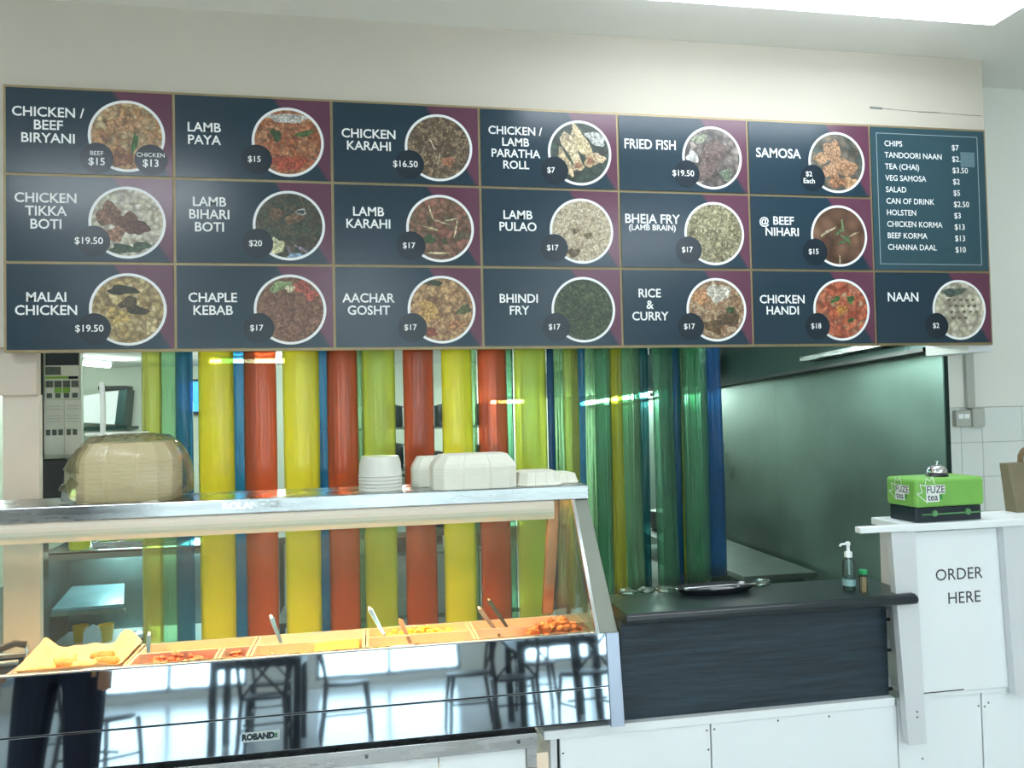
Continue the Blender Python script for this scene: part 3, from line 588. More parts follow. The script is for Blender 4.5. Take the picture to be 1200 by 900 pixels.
bl = MB(); a0, a1, c0, c1_ = X0+.035, X0+w-.045, BT-2*hr+.035, BT-.035; t_ = .0025
bl.box(a0, a1, -.001, 0, c0, c0+t_).box(a0, a1, -.001, 0, c1_-t_, c1_).box(a0, a0+t_, -.001, 0, c0+t_, c1_-t_).box(a1-t_, a1, -.001, 0, c0+t_, c1_-t_)
bl.build('border_line', mat('border_print', (150, 166, 168), .5), pn)
lst = [('CHIPS', '$7'), ('TANDOORI NAAN', '$2.'), ('TEA (CHAI)', '$3.50'), ('VEG SAMOSA', '$2'), ('SALAD', '$5'), ('CAN OF DRINK', '$2.50'), ('HOLSTEN', '$3'), ('CHICKEN KORMA', '$13'), ('BEEF KORMA', '$13'), ('CHANNA DAAL', '$10')]
its = []
for i, (a, b_) in enumerate(lst):
    z = BT-.088-i*.0575
    lettering('list_entry', [(a, .040, X0+.078, z, dict(align='LEFT', bold=.0003, sx=.95))], INK, pn, lambda u, v: (u, -.0009, v))
    lettering('list_price', [(b_, .040, X0+.455, z-.008, dict(align='LEFT', bold=.0003))], INK, pn, lambda u, v: (u, -.0009, v))
MB().box(X0+.505, X0+.585, -.0022, -.0005, BT-.088-.0575-.045, BT-.088-.0575+.03).build('price_patch', mat('patch', (86, 112, 120), .5), pn, label='grey tape patch over the price')

# ================================================================ hot food display
XR = 2.305; XL = -.35
fd = thing('food_display', 'long steel heated food display with a mirror front and glass above', 'food display', (1.0, -.55, .586))
# mirrored front: two panels leaning back a little
def lean(z): return -.752-.125*(.888-z)
def mpanel(z0, z1, nm):
    b = MB(); t = .018
    b.hexa([(XL, lean(z0), z0), (2.258, lean(z0), z0), (2.258, lean(z0)+t, z0), (XL, lean(z0)+t, z0), (XL, lean(z1), z1), (2.258, lean(z1), z1), (2.258, lean(z1)+t, z1), (XL, lean(z1)+t, z1)])
    return b.build(nm, MIRROR, fd, bev=.0015)
mpanel(.7045, .884, 'upper_front_panel'); lp = mpanel(.592, .7005, 'lower_front_panel')
MB().box(XL, 2.258, lean(.702)+.004, lean(.702)+.03, .7005, .7045).build('seam', BLACK, fd)
MB().box(XL, 2.262, -.757, -.735, .8845, .8905).build('top_rim', STEEL, fd, bev=.002)
MB().box(XL, XR, -.70, -.42, .5525, .5915).build('plinth', BLACK, fd)
MB().box(XL, XR, -.728, -.42, .592, .60).build('bottom_pan', STEEL, fd)
MB().box(XL, 2.10, -.436, -.425, .601, .872).build('rear_panel', STEEL, fd)
MB().hexa([(2.2585, -.797, .567), (2.308, -.797, .567), (2.308, -.70, .567), (2.2585, -.70, .567), (2.2585, -.757, .885), (2.306, -.757, .885), (2.306, -.70, .885), (2.2585, -.70, .885)]).build('end_post', mat('pale_steel', (176, 186, 206), .3, .6), fd, bev=.002)
MB().box(2.2585, 2.30, -.699, -.42, .5925, .87).build('end_panel', STEEL, fd)
# deck round the pans
dk = MB(); DW = mat('deck_steel', (214, 206, 196), .3, .9, var=.1)
dk.box(XL, 2.2575, -.734, -.7205, .872, .884).box(XL, 2.2575, -.452, -.437, .862, .874)
for x in (.285, 2.235): dk.box(x-.004 if x < 1 else x, x+.012 if x < 1 else 2.2575, -.7205, -.452, .866, .877)
dk.build('deck', DW, fd)
# slanted posts
WARM_LIT = mat('warm_lit_steel', (196, 150, 118), .25, .9, var=.2, vscale=20)  # plain steel with the heat lamp's warm reflection put into its colour
MB().hexa([(2.232, -.765, .886), (2.30, -.765, .886), (2.30, -.71, .886), (2.232, -.71, .886), (2.20, -.585, 1.343), (2.25, -.585, 1.343), (2.25, -.535, 1.343), (2.20, -.535, 1.343)]).build('slanted_post', mat('satin_grey_steel', (130, 134, 124), .4, .8, var=.1), fd, bev=.002, label='slanted grey steel end post')
MB().hexa([(2.218, -.772, .888), (2.231, -.772, .888), (2.231, -.752, .888), (2.218, -.752, .888), (2.187, -.592, 1.343), (2.199, -.592, 1.343), (2.199, -.572, 1.343), (2.187, -.572, 1.343)]).build('glazing_bead', CHROME, fd)
MB().hexa([(2.10, -.43, .876), (2.143, -.43, .876), (2.143, -.40, .876), (2.10, -.40, .876), (2.135, -.45, 1.343), (2.178, -.45, 1.343), (2.178, -.42, 1.343), (2.135, -.42, 1.343)]).build('rear_post', WARM_LIT, fd, bev=.002, label='copper coloured rear corner post')
MB().hexa([(2.145, -.42, .876), (2.215, -.75, .89), (2.221, -.75, .89), (2.151, -.42, .876), (2.17, -.44, 1.342), (2.19, -.58, 1.342), (2.195, -.58, 1.342), (2.175, -.44, 1.342)]).build('end_glass', GLASS, fd)
MB().hexa([(XL, -.748, .892), (2.216, -.748, .892), (2.216, -.743, .892), (XL, -.743, .892), (XL, -.582, 1.342), (2.186, -.582, 1.342), (2.186, -.577, 1.342), (XL, -.577, 1.342)]).build('front_glass', GLASS, fd)
MB().box(XL, 2.251, -.6, -.3, 1.345, 1.396).build('top_shelf', STEEL, fd, bev=.003)
lh = MB(); prof = [(-.59, 1.343), (-.593, 1.325), (-.592, 1.29), (-.587, 1.274), (-.583, 1.274), (-.581, 1.312), (-.463, 1.312), (-.461, 1.262), (-.455, 1.262), (-.455, 1.343)]
lh.loft([[(XL, y, z) for y, z in prof], [(2.118, y, z) for y, z in prof]])
lh.build('lamp_housing', mat('cream_housing', (226, 214, 196), .4), fd)
hl = MB()
hl.box(XL+.3, 2.08, -.55, -.49, 1.3045, 1.3115).build('heat_lamp', mat('heat_lamp_glow', (255, 196, 142), .4, em=52), fd)
# raised lettering pressed into the shelf edge
vv = lettering('pressed_lettering', [('ROLANDCE', .032, 1.03, 1.373, dict(bold=.001, sx=1.15))], CHROME, fd, lambda u, v: (u, -.6022, v))
# maker's badge
bd = MB(); q0, q1 = lean(.6285), lean(.6575)
bd = bd.hexa([(1.018, q0-.003, .6285), (1.134, q0-.003, .6285), (1.134, q0, .6285), (1.018, q0, .6285), (1.018, q1-.003, .6575), (1.134, q1-.003, .6575), (1.134, q1, .6575), (1.018, q1, .6575)]).build('badge', mat('badge_grey', (176, 186, 184), .4), fd)
lettering('badge_lettering', [('ROBAND', .025, 1.067, .643, dict(bold=.0018, sx=.98))], DARK, bd, lambda u, v: (u, lean(v)-.0038, v))
MB().box(1.118, 1.128, lean(.643)-.0045, lean(.643)-.0035, .635, .651).build('badge_mark', mat('badge_green', (80, 120, 96), .4), bd)

# food pans
PAN = mat('pan_steel', (232, 222, 208), .4, .8, var=.1)
FOODC = {'curry': mat('curry_food', (196, 96, 40), .45, c2=(130, 56, 24), vscale=60), 'rice': mat('yellow_rice', (244, 212, 70), .6, c2=(230, 184, 50), vscale=120),
         'fried': mat('fried_food', (214, 128, 52), .5, c2=(160, 80, 30), vscale=50), 'pale': mat('pale_food', (214, 176, 130), .6, c2=(190, 140, 90), vscale=40)}
def pan(x0, x1, y0, y1, zt, label, depth=.062):
    t = MB(); f = .009; m_ = .012; zb_ = zt-depth
    t.box(x0, x1, y0, y0+f, zt-.004, zt).box(x0, x1, y1-f, y1, zt-.004, zt).box(x0, x0+f, y0+f, y1-f, zt-.004, zt).box(x1-f, x1, y0+f, y1-f, zt-.004, zt)
    i0, i1, j0, j1 = x0+f, x1-f, y0+f, y1-f
    t.box(i0-.003, i0, j0, j1, zb_, zt-.004).box(i1, i1+.003, j0, j1, zb_, zt-.004).box(i0, i1, j0-.003, j0, zb_, zt-.004).box(i0, i1, j1, j1+.003, zb_, zt-.004).box(i0, i1, j0, j1, zb_, zb_+.003)
    return tag(t.build('food_pan', PAN, loc=((x0+x1)/2, (y0+y1)/2, zb_)), label, 'food pan', 'steel pans in the display')
def heap(name, kind, x0, x1, y0, y1, z, h_, n, s0, s1, label):
    b = MB(); cx, cy = (x0+x1)/2, (y0+y1)/2
    b.box(x0+.004, x1-.004, y0+.004, y1-.004, z, z+.012)
    for i in range(n):
        x, y = random.uniform(x0+s1, x1-s1), random.uniform(y0+s1*.8, y1-s1*.8)
        e = 1-abs((x-cx)/(x1-x0)*2)**3
        b.blob((x, y, z+.008+random.random()*h_*e), random.uniform(s0, s1), 1, .3, (1, .8, .7))
    return tag(b.build(name, FOODC[kind], smooth=False), label, 'food', kind='stuff')
xs_ = [.30, .645, 1.03, 1.415, 1.80, 2.232]
FY = (-.718, -.588); RY = (-.585, -.455)
names = ['far left', 'second', 'third', 'fourth', 'right']
for i in range(1, 5):
    a, b = xs_[i]+.002, xs_[i+1]-.002
    if i == 1:
        pan(a, .925, *FY, .883, 'front steel pan of red curry, beside the paper lined tray'); pan(.929, b, *FY, .883, 'small front pan of orange chicken pieces, left of the yellow rice')
    else: pan(a, b, *FY, .883, {2: 'front steel pan holding the flat block of yellow rice', 3: 'front steel pan with a serving spoon, mostly empty', 4: 'front right steel pan heaped with orange fried pieces'}[i])
    pan(a, b, *RY, .878, {1: 'rear steel pan with a little food, behind the red curry', 2: 'empty rear steel pan behind the yellow rice', 3: 'rear steel pan of yellow rice, behind the two spoons', 4: 'rear right steel pan next to the warm tinted rear post'}[i])
FZ = .883-.0585
heap('red_curry', 'curry', .66, .91, -.705, -.6, FZ, .05, 90, .008, .02, 'orange red curry pieces in the front pan beside the paper tray')
heap('chicken_pieces', 'curry', .94, 1.015, -.705, -.6, FZ, .045, 40, .008, .016, 'small orange chicken pieces left of the yellow rice pan')
heap('thin_gravy', 'pale', .66, 1.015, -.57, -.468, FZ-.005, .02, 50, .006, .012, 'scraps of pale food in the rear pan behind the red curry')
heap('pale_curry', 'pale', 1.045, 1.22, -.705, -.6, FZ, .025, 50, .006, .012, 'thin orange sauce left of the yellow rice block')
yr = MB(); yr.hexa([(1.235, -.703, FZ), (1.395, -.703, FZ), (1.395, -.602, FZ), (1.235, -.602, FZ), (1.24, -.70, FZ+.048), (1.39, -.70, FZ+.056), (1.39, -.605, FZ+.056), (1.24, -.605, FZ+.048)])
tag(yr.build('paneer_block', FOODC['rice'], bev=.006, loc=(1.31, -.65, FZ)), 'flat bright yellow block of food in the third front pan', 'food')
heap('yellow_rice', 'rice', 1.45, 1.76, -.572, -.466, FZ, .05, 160, .006, .014, 'heap of yellow rice in the rear pan behind the serving spoons')
heap('brown_gravy', 'pale', 1.43, 1.78, -.705, -.6, FZ-.003, .012, 40, .006, .012, 'thin layer of pale food in the fourth front pan')
heap('fried_pieces', 'fried', 1.97, 2.215, -.705, -.6, FZ+.002, .075, 110, .010, .022, 'heap of crisp orange fried pieces in the right front pan')
heap('rear_stew', 'pale', 1.82, 2.2, -.572, -.466, FZ-.005, .015, 50, .006, .012, 'thin pale food in the rear right pan')
# paper-lined tray with wraps
pan(.305, .64, -.718, -.455, .880, 'wide steel tray lined with brown paper at the left end', .05)
PPR = mat('brown_paper', (232, 186, 140), .7, var=.12, vscale=15)
b = bmesh.new(); nx, ny = 22, 12; g_ = []
for j in range(ny+1):
    row = []
    for i in range(nx+1):
        u, v = i/nx, j/ny; x = .315+.315*u; y = -.712+.25*v
        e = max(abs(2*u-1), abs(2*v-1)); z = .838+.055*max(0, (e-.72)/.28)**1.3+.008*noise.noise(Vector((u*7, v*7, 1)))
        if v > .8 and u > .72: z += .045*(v-.8)/.2*math.sin((u-.72)/.28*math.pi)
        if u < .12: z += .035*(1-u/.12)*v
        row.append(b.verts.new((x, y, z)))
    g_.append(row)
for j in range(ny):
    for i in range(nx): b.faces.new((g_[j][i], g_[j][i+1], g_[j+1][i+1], g_[j+1][i]))
M_ = MB(); M_.b.free(); M_.b = b
tag(M_.build('paper_liner', PPR, solid=.001, loc=(.47, -.58, .84)), 'crumpled brown paper lining the left food tray', 'paper')
RL = ['front left', 'second front', 'third front', 'front right', 'rear left', 'rear right']
for k, (x, y, a, ln) in enumerate(((.37, -.63, .1, .07), (.43, -.6, -.2, .08), (.49, -.62, .15, .08), (.55, -.6, -.1, .09), (.40, -.53, .3, .07), (.52, -.53, 0, .08))):
    o = MB().loft([[(x+math.cos(a)*s*ln*.5+(-math.sin(a))*rr*math.cos(q_), y+math.sin(a)*s*ln*.5+math.cos(a)*rr*math.cos(q_), .869+rr*.8*math.sin(q_)) for q_ in [2*math.pi*i/10 for i in range(10)]] for s, rr in ((-1, .006), (-.8, .017), (0, .02), (.8, .018), (1, .007))]).build('fried_roll', FOODC['fried' if k % 2 else 'pale'], smooth=True, loc=(x, y, .86))
    tag(o, RL[k]+' fried roll lying on the brown paper in the left tray', 'food', 'fried rolls on brown paper')
# serving utensils standing in the pans
def utensil(top, bot, label, m=CHROME, name='serving_spoon'):
    t = thing(name, label, 'utensil', bot); T, B = Vector(top), Vector(bot); d = (T-B).normalized(); s_ = d.cross(Vector((0, 1, 0))).normalized()*.009; n_ = Vector((0, .0022, 0))
    M1 = MB(); M1.hexa([B-s_*.6-n_, B+s_*.6-n_, B+s_*.6+n_, B-s_*.6+n_, T-s_-n_, T+s_-n_, T+s_+n_, T-s_+n_]).build('handle', m, t, bev=.0015)
    MB().blob(B-d*.012+Vector((0, 0, .002)), .016, 2, 0, (1, .7, .45)).build('bowl', m, t, smooth=True)
    MB().tube([T-d*.004, T+d*.003+Vector((0, .004, 0)), T+d*.002+Vector((0, .012, -.004))], .006, 8).build('hook_end', m, t, smooth=True)
utensil((.662, -.5, .922), (.668, -.53, .853), 'short steel spoon handle in the rear pan behind the red curry')
utensil((1.080, -.5, .955), (1.12, -.53, .855), 'steel spoon with a wide handle in the pan behind the yellow rice')
utensil((1.43, -.5, .962), (1.49, -.53, .855), 'leftmost of the two spoons between the third and fourth pans')
utensil((1.54, -.55, .925), (1.575, -.62, .852), 'short warm lit spoon in the front pan, right of its taller neighbour', WARM_LIT)
utensil((1.835, -.54, .945), (1.90, -.60, .855), 'pale steel tongs handle in the right front pan', WARM_LIT, 'serving_tongs')
utensil((1.885, -.45, .952), (1.945, -.50, .858), 'dark steel spoon behind the pale tongs in the rear right pan', mat('dark_steel', (96, 90, 76), .25, .9))
tg = thing('black_tongs', 'black handled tongs resting at the far left end of the display', 'tongs', (.25, -.6, .89))
MB().tube([(.12, -.62, .90), (.2, -.6, .925), (.265, -.58, .945), (.295, -.57, .935)], .012, 8).build('handle', BLACK, tg, smooth=True)
MB().tube([(.295, -.57, .935), (.30, -.575, .905), (.292, -.58, .886)], .006, 8).build('hinge', STEEL, tg, smooth=True)
MB().tube([(.12, -.66, .885), (.22, -.64, .895), (.285, -.61, .89)], .008, 8).build('arm', STEEL, tg, smooth=True)

# ---------------------------------------------------------------- things on the shelf
ZS = 1.3965
def outline(wd, dp, z, k=1.0, c=(0, 0), ang=0, groove=.004, ch=.18):
    """chamfered rectangle with shallow grooves, like a moulded box"""
    pts = []; hw, hd = wd/2*k, dp/2*k; cc = min(wd, dp)*ch*k
    def side(p, q, nrm, gs):
        out = [p]
        for s in gs:
            for ds, dd in ((-.035, 0), (0, 1), (.035, 0)):
                x = p[0]+(q[0]-p[0])*(s+ds); y = p[1]+(q[1]-p[1])*(s+ds); out.append((x-nrm[0]*groove*dd, y-nrm[1]*groove*dd))
        out.append(q); return out
    pts += side((-hw+cc, -hd), (hw-cc, -hd), (0, -1), (.28, .70)); pts += side((hw, -hd+cc), (hw, hd-cc), (1, 0), (.5,))
    pts += side((hw-cc, hd), (-hw+cc, hd), (0, 1), (.3, .72)); pts += side((-hw, hd-cc), (-hw, -hd+cc), (-1, 0), (.5,))
    ca, sa = math.cos(ang), math.sin(ang)
    return [(c[0]+x*ca-y*sa, c[1]+x*sa+y*ca, z) for x, y in pts]
def foam_tray(wd, dp, c, z, ang, hh=.055, lipped=True, m=FOAM):
    b = MB(); o = lambda k, zz: outline(wd, dp, zz, k, c, ang)
    b.loft([o(.985, z), o(1.0, z+.001), o(1.0, z+.0105), o(.985, z+.0125), o(.965, z+hh*.42), o(.80, z+hh), o(.5, z+hh+.001)], cap0=False)
    return b.build('foam_container', m, smooth=False, loc=(c[0], c[1], z))
FOAM2 = mat('foam_ivory', (238, 224, 200), .75)
def foam_stack(wd, dp, c, ang, n, pitch, label, group, m=FOAM, hh=.055, z=None):
    z = ZS if z is None else z
    first = foam_tray(wd, dp, c, z, ang, hh, m=m)
    for i in range(n):
        o = first if i == 0 else first.copy()
        if i: COL.objects.link(o); o.location.z += pitch*i
        ordn = ['lowest', 'second lowest', 'third lowest', 'fourth from bottom', 'fifth from bottom', 'sixth from bottom', 'seventh from bottom', 'eighth from bottom', 'ninth from bottom', 'tenth from bottom']
        tag(o, ('topmost' if i == n-1 else ordn[i])+' upturned foam tray '+label, 'food container', group)
foam_stack(.315, .2, (1.825, -.49), .03, 7, .0118, 'in the large stack on the display shelf', 'foam trays in the large stack')
foam_stack(.24, .13, (1.72, -.365), .02, 6, .0118, 'in the stack behind the large stack', 'foam trays in the rear stack')
foam_stack(.315, .22, (.60, -.47), -.02, 11, .0135, 'inside the tied plastic bag', 'foam trays in the plastic bag', FOAM2, .07)
# stacked white bowls, upside down
BOWL = mat('bowl_white', (216, 216, 206), .3); BOWL2 = mat('bowl_foam', (206, 202, 184), .6)
def bowl(c, z, r, m):
    b = MB(); n = 24
    b.lathe([(r*1.02, 0), (r*1.03, .004), (r, .008), (r*.96, .05), (r*.86, .075), (r*.5, .077), (.01, .077)], (c[0], c[1], z), n)
    return b.build('plastic_bowl', m, smooth=True, loc=(c[0], c[1], z))
for i in range(5):
    o = bowl((1.478, -.47), ZS+.013*i, .08, BOWL)
    tag(o, ['lowest', 'second', 'middle', 'fourth', 'topmost'][i]+' upturned white bowl in the stack left of the foam trays', 'bowl', 'white bowls on the shelf')
# shallow lids on the right end of the shelf
def lid(c, z, wd, dp, hh, ang):
    b = MB(); o = lambda k, zz: outline(wd, dp, zz, k, c, ang, .003)
    b.loft([o(1, z), o(1.02, z+.004), o(.97, z+.01), o(.86, z+hh), o(.7, z+hh+.002)], cap0=True)
    return b.build('shallow_foam_box', FOAM, loc=(c[0], c[1], z))
tag(lid((2.075, -.47), ZS, .17, .2, .05, 0), 'taller shallow foam lid beside the large stack', 'food container lid')
tag(lid((2.175, -.42), ZS, .13, .17, .036, .05), 'low foam lid at the right end of the shelf', 'food container lid')
# the plastic bag round the left stack
BAG = sheet('thin_plastic_bag', (236, 234, 220), (226, 222, 202), .07, .12, .8, (18, 18, 18), gl=.7)
b = bmesh.new(); rings = []; nn = 40
for j, (z, kx, ky) in enumerate(((0, .92, .95), (.02, 1.12, 1.12), (.07, 1.17, 1.15), (.12, 1.14, 1.12), (.165, 1.0, 1.05), (.20, .86, .92), (.228, .70, .75), (.236, .4, .4), (.237, .05, .05))):
    ring = []
    for i in range(nn):
        a = 2*math.pi*i/nn; ca, sa = math.cos(a), math.sin(a); e = .45
        x = .171*kx*abs(ca)**e*math.copysign(1, ca); y = .118*ky*abs(sa)**e*math.copysign(1, sa)
        k = 1+.05*noise.noise(Vector((ca*2.5, sa*2.5, z*14)))+.03*noise.noise(Vector((ca*8, sa*8, z*30)))
        ring.append(b.verts.new((.602+x*k, -.47+y*k, ZS+.0005+z)))
    rings.append(ring)
for p, q_ in zip(rings, rings[1:]):
    for i in range(nn): b.faces.new((p[i], p[(i+1) % nn], q_[(i+1) % nn], q_[i]))
M_ = MB(); M_.b.free(); M_.b = b
bg = thing('plastic_bag', 'clear crinkled plastic bag wrapped round ivory foam trays on the shelf', 'plastic bag', (.6, -.47, ZS))
M_.build('bag_body', BAG, bg, smooth='all')
kn = MB(); kn.tube([(.50, -.52, ZS+.19), (.46, -.53, ZS+.17), (.435, -.53, ZS+.13), (.43, -.53, ZS+.11)], .022, 10, .034); kn.tube([(.44, -.54, ZS+.08), (.415, -.55, ZS+.05), (.395, -.55, ZS+.06)], .02, 8, .012)
kn.build('bag_tail', BAG, bg, smooth='all')
# glass bottle with pourer behind the shelf, at the left
bt = thing('squeeze_bottle', 'small clear bottle with a tapered neck at the left of the shelf', 'bottle', (.36, -.4, ZS))
MB().lathe([(.028, 0), (.03, .005), (.026, .03), (.012, .06), (.009, .075)], (.375, -.4, ZS), 16).build('bottle_body', sheet('bottle_clear', (225, 232, 228), (220, 226, 222), .35, .1, 0), bt, smooth=True)
MB().lathe([(.012, .0755), (.012, .088), (.006, .09)], (.375, -.4, ZS), 12).build('cap', WHITE2, bt, smooth=True)
# white three-way pipe stand
PIPE = mat('white_pipe', (214, 218, 208), .35)
ps = thing('pipe_stand', 'white three way pipe stand rising behind the bagged foam trays', 'stand', (.40, -.33, ZS))
JX, JY, JZ = .465, -.33, 1.630
MB().tube([(JX, JY, ZS), (JX, JY, JZ)], .008, 8).build('foot_pipe', PIPE, ps, smooth=True)
MB().tube([(JX, JY, JZ), (JX+.002, JY, JZ+.1), (JX-.002, JY, JZ+.185)], .0095, 10).blob((JX-.002, JY, JZ+.185), .0095, 2, 0).build('upright_pipe', PIPE, ps, smooth=True)
MB().tube([(JX-.06, JY, JZ-.001), (JX, JY, JZ), (JX+.16, JY, JZ-.002)], .008, 10).build('cross_pipe', PIPE, ps, smooth=True)
MB().tube([(JX, JY, JZ), (JX-.03, JY-.06, JZ-.045)], .009, 10).build('short_pipe', PIPE, ps, smooth=True)

# ================================================================ steel stand under the display
st = thing('display_bench', 'steel framed bench with white panels carrying the food display', 'bench', (.9, -.5, 0))
MB().box(-.6, 2.003, -.745, -.18, .5, .552).build('top_rail', STEEL, st, bev=.002)
MB().box(1.965, 2.0, -.74, -.7, 0, .499).build('leg', STEEL, st); MB().box(-.55, -.51, -.74, -.7, 0, .499).build('leg', STEEL, st)
for a, b in ((-.5, .55), (.555, 1.654), (1.659, 1.962)): MB().box(a, b, -.725, -.71, .06, .498).build('panel', WHITE, st)
for x, z in ((1.413, .528), (1.935, .527), (.3, .53), (.85, .528)): MB().lathe([(.007, -.746), (.006, -.749), (.002, -.75)], (x, 0, z), 10, 'y').build('screw', SCREW, st)
# white base under the counters
LZ = .547
cbse = thing('white_counter_base', 'white panelled base running under the black and order counters', 'counter base', (3.3, -.5, 0))
for a, b in ((2.09, 2.658), (2.664, 3.425), (3.43, 3.795), (3.802, 4.6)):
    p_ = MB().box(a, b, -.72, -.702, .02, .512 if a < 3.42 else .535).build('panel', WHITE, cbse)
MB().box(2.03, 3.415, -.728, -.30, .515, LZ).build('ledge', WHITE, cbse, bev=.002)
MB().box(2.055, 2.078, -.72, -.68, 0, .5145).build('end_strip', WHITE2, cbse); MB().box(2.06, 4.6, -.7, -.68, 0, .51).build('core', BLACK, cbse)
MB().box(2.03, 2.058, -.35, -.3, 0, .5145).build('leg', BLACK, cbse)
for x, z in ((2.645, .49), (2.675, .492), (2.10, .46), (2.10, .40), (2.93, .50), (3.14, .497), (3.785, .48), (3.812, .475), (3.83, .488), (3.53, .30), (2.65, .42)): MB().lathe([(.004, -.7205), (.003, -.7225)], (x, 0, z), 8, 'y').build('screw', SCREW, cbse)

# ================================================================ black counter
bc = thing('black_counter', 'black wood grain counter between the food display and the order counter', 'counter', (2.9, -.6, LZ))
MB().box(2.331, 3.410, -.70, -.68, LZ+.0005, .915).build('front_panel', WOOD, bc)
MB().box(2.331, 2.35, -.679, -.51, LZ+.0005, .915).build('end_panel', WOOD, bc)
tp = MB(); prof = [(-.80, .918), (-.815, .925), (-.82, .938), (-.815, .951), (-.80, .958), (-.50, .958), (-.50, .918)]
tp.loft([[(2.318, y, z) for y, z in prof], [(3.465, y, z) for y, z in prof]])
tp.build('worktop', TOPM, bc, bev=.003)
MB().box(2.38, 3.42, -.52, -.505, .80, .9175).build('rear_rail', BLACK, bc)
# gap shelf with white cartons between counters
for z, hgt in ((LZ+.001, .05), (.66, .045), (.78, .035)):
    pass
gs = thing('gap_shelf', 'dark slim shelf in the gap beside the order counter', 'shelf', (3.42, -.5, LZ))
MB().box(3.413, 3.455, -.66, -.4, LZ+.0005, .56).box(3.413, 3.455, -.66, -.4, .70, .71).box(3.413, 3.455, -.66, -.4, .82, .83).box(3.413, 3.455, -.4, -.39, .56, .91).build('shelf_frame', BLACK, gs)
for z in (.561, .711, .831):
    tag(box('paper_carton', WHITE2, 3.415, 3.452, -.655, -.5, z, z+.035), {.561: 'lowest', .711: 'middle', .831: 'top'}[z]+' white carton in the slim gap beside the order counter', 'carton', 'cartons in the gap')

# black tray, clear wrap
by = thing('black_tray', 'shiny black oval tray at the back of the black counter', 'tray', (2.76, -.52, .958))
b = MB(); ring = lambda k, z: [(2.76+.17*k*math.cos(2*math.pi*i/28), -.575+.068*k*math.sin(2*math.pi*i/28), z) for i in range(28)]
b.loft([ring(.8, .9585), ring(1, .982), ring(.97, .983), ring(.78, .964)]).build('tray_dish', mat('gloss_black', (26, 34, 38), .12, coat=.5), by, smooth=True)
b = MB().tube([(2.62, -.605, .985), (2.69, -.63, .993), (2.78, -.638, .996), (2.88, -.625, .991), (2.915, -.60, .984)], .004, 6).build('handle_rim', CHROME, by, smooth=True)
CLR = sheet('crinkled_clear', (215, 232, 222), (190, 210, 200), .1, .08, .9, (25, 25, 25))
for k, (x, y) in enumerate(((2.42, -.54), (2.495, -.535), (2.565, -.54), (2.975, -.535))):
    o = MB().blob((x, y, .972), .036, 2, .3, (1.0, .6, .38)).build('plastic_wrap', CLR, smooth='all', loc=(x, y, .958))
    tag(o, ['leftmost crumple of clear plastic at the back of the black counter', 'second crumple of clear plastic behind the black counter edge', 'crumple of clear plastic just left of the black tray', 'crumple of clear plastic just right of the black tray'][k], 'plastic wrap', 'crumpled plastic on the counter')
# pump bottle
PB = (3.262, -.69); ZT = .9585
pb = thing('pump_bottle', 'clear hand sanitiser bottle with a white pump on the black counter', 'bottle', (*PB, ZT))
MB().lathe([(.021, 0), (.024, .004), (.024, .10), (.021, .115), (.012, .122), (.012, .128)], (*PB, ZT), 20).build('bottle_body', sheet('bottle_plastic', (200, 222, 218), (170, 196, 190), .18, .06, 0), pb, smooth=True)
MB().lathe([(.0205, .003), (.0205, .055), (.003, .056)], (*PB, ZT), 16).build('gel', sheet('gel', (170, 205, 205), (190, 215, 212), .12, .1, 0), pb, smooth=True)
MB().lathe([(.015, .1285), (.015, .148), (.007, .151), (.006, .172), (.009, .174), (.009, .186), (.003, .188)], (*PB, ZT), 16).build('pump_collar', WHITE, pb, smooth=True)
MB().tube([(PB[0], PB[1], ZT+.18), (PB[0]-.03, PB[1]-.002, ZT+.179), (PB[0]-.037, PB[1]-.002, ZT+.172)], .0045, 8).build('nozzle', WHITE, pb, smooth=True)
MB().tube([(PB[0], PB[1], ZT+.127), (PB[0]+.002, PB[1], ZT+.06)], .0035, 6).build('dip_tube', WHITE, pb, smooth=True)
MB().lathe([(.0245, .02), (.0246, .045)], (*PB, ZT), 20).build('label_band', mat('label_teal', (140, 180, 184), .5), pb, smooth=True)
# toothpick jar
TJ = (3.293, -.735)
tj = thing('toothpick_jar', 'small jar of toothpicks with a green lid beside the pump bottle', 'jar', (*TJ, ZT))
MB().lathe([(.015, 0), (.0155, .002), (.0155, .066), (.013, .07)], (*TJ, ZT), 16).build('jar_body', sheet('jar_clear', (220, 226, 214), (200, 200, 180), .15, .05, 0), tj, smooth=True)
MB().lathe([(.0165, .0705), (.017, .072), (.016, .086), (.004, .088)], (*TJ, ZT), 16).build('jar_lid', mat('green_lid', (30, 150, 90), .4), tj, smooth=True)
MB().lathe([(.0162, .062), (.0162, .0700)], (*TJ, ZT), 16).build('lid_ring', BLACK, tj)
tpk = MB()
for i in range(40):
    a, r_ = random.uniform(0, 6.28), random.uniform(0, .011); x, y = TJ[0]+r_*math.cos(a), TJ[1]+r_*math.sin(a)
    tpk.tube([(x, y, ZT+.003), (x+random.uniform(-.002, .002), y, ZT+.058)], .0011, 4)
tag(tpk.build('toothpicks', mat('pale_wood', (226, 190, 140), .6)), 'pale wooden toothpicks packed inside the green lidded jar', 'toothpicks', kind='stuff')

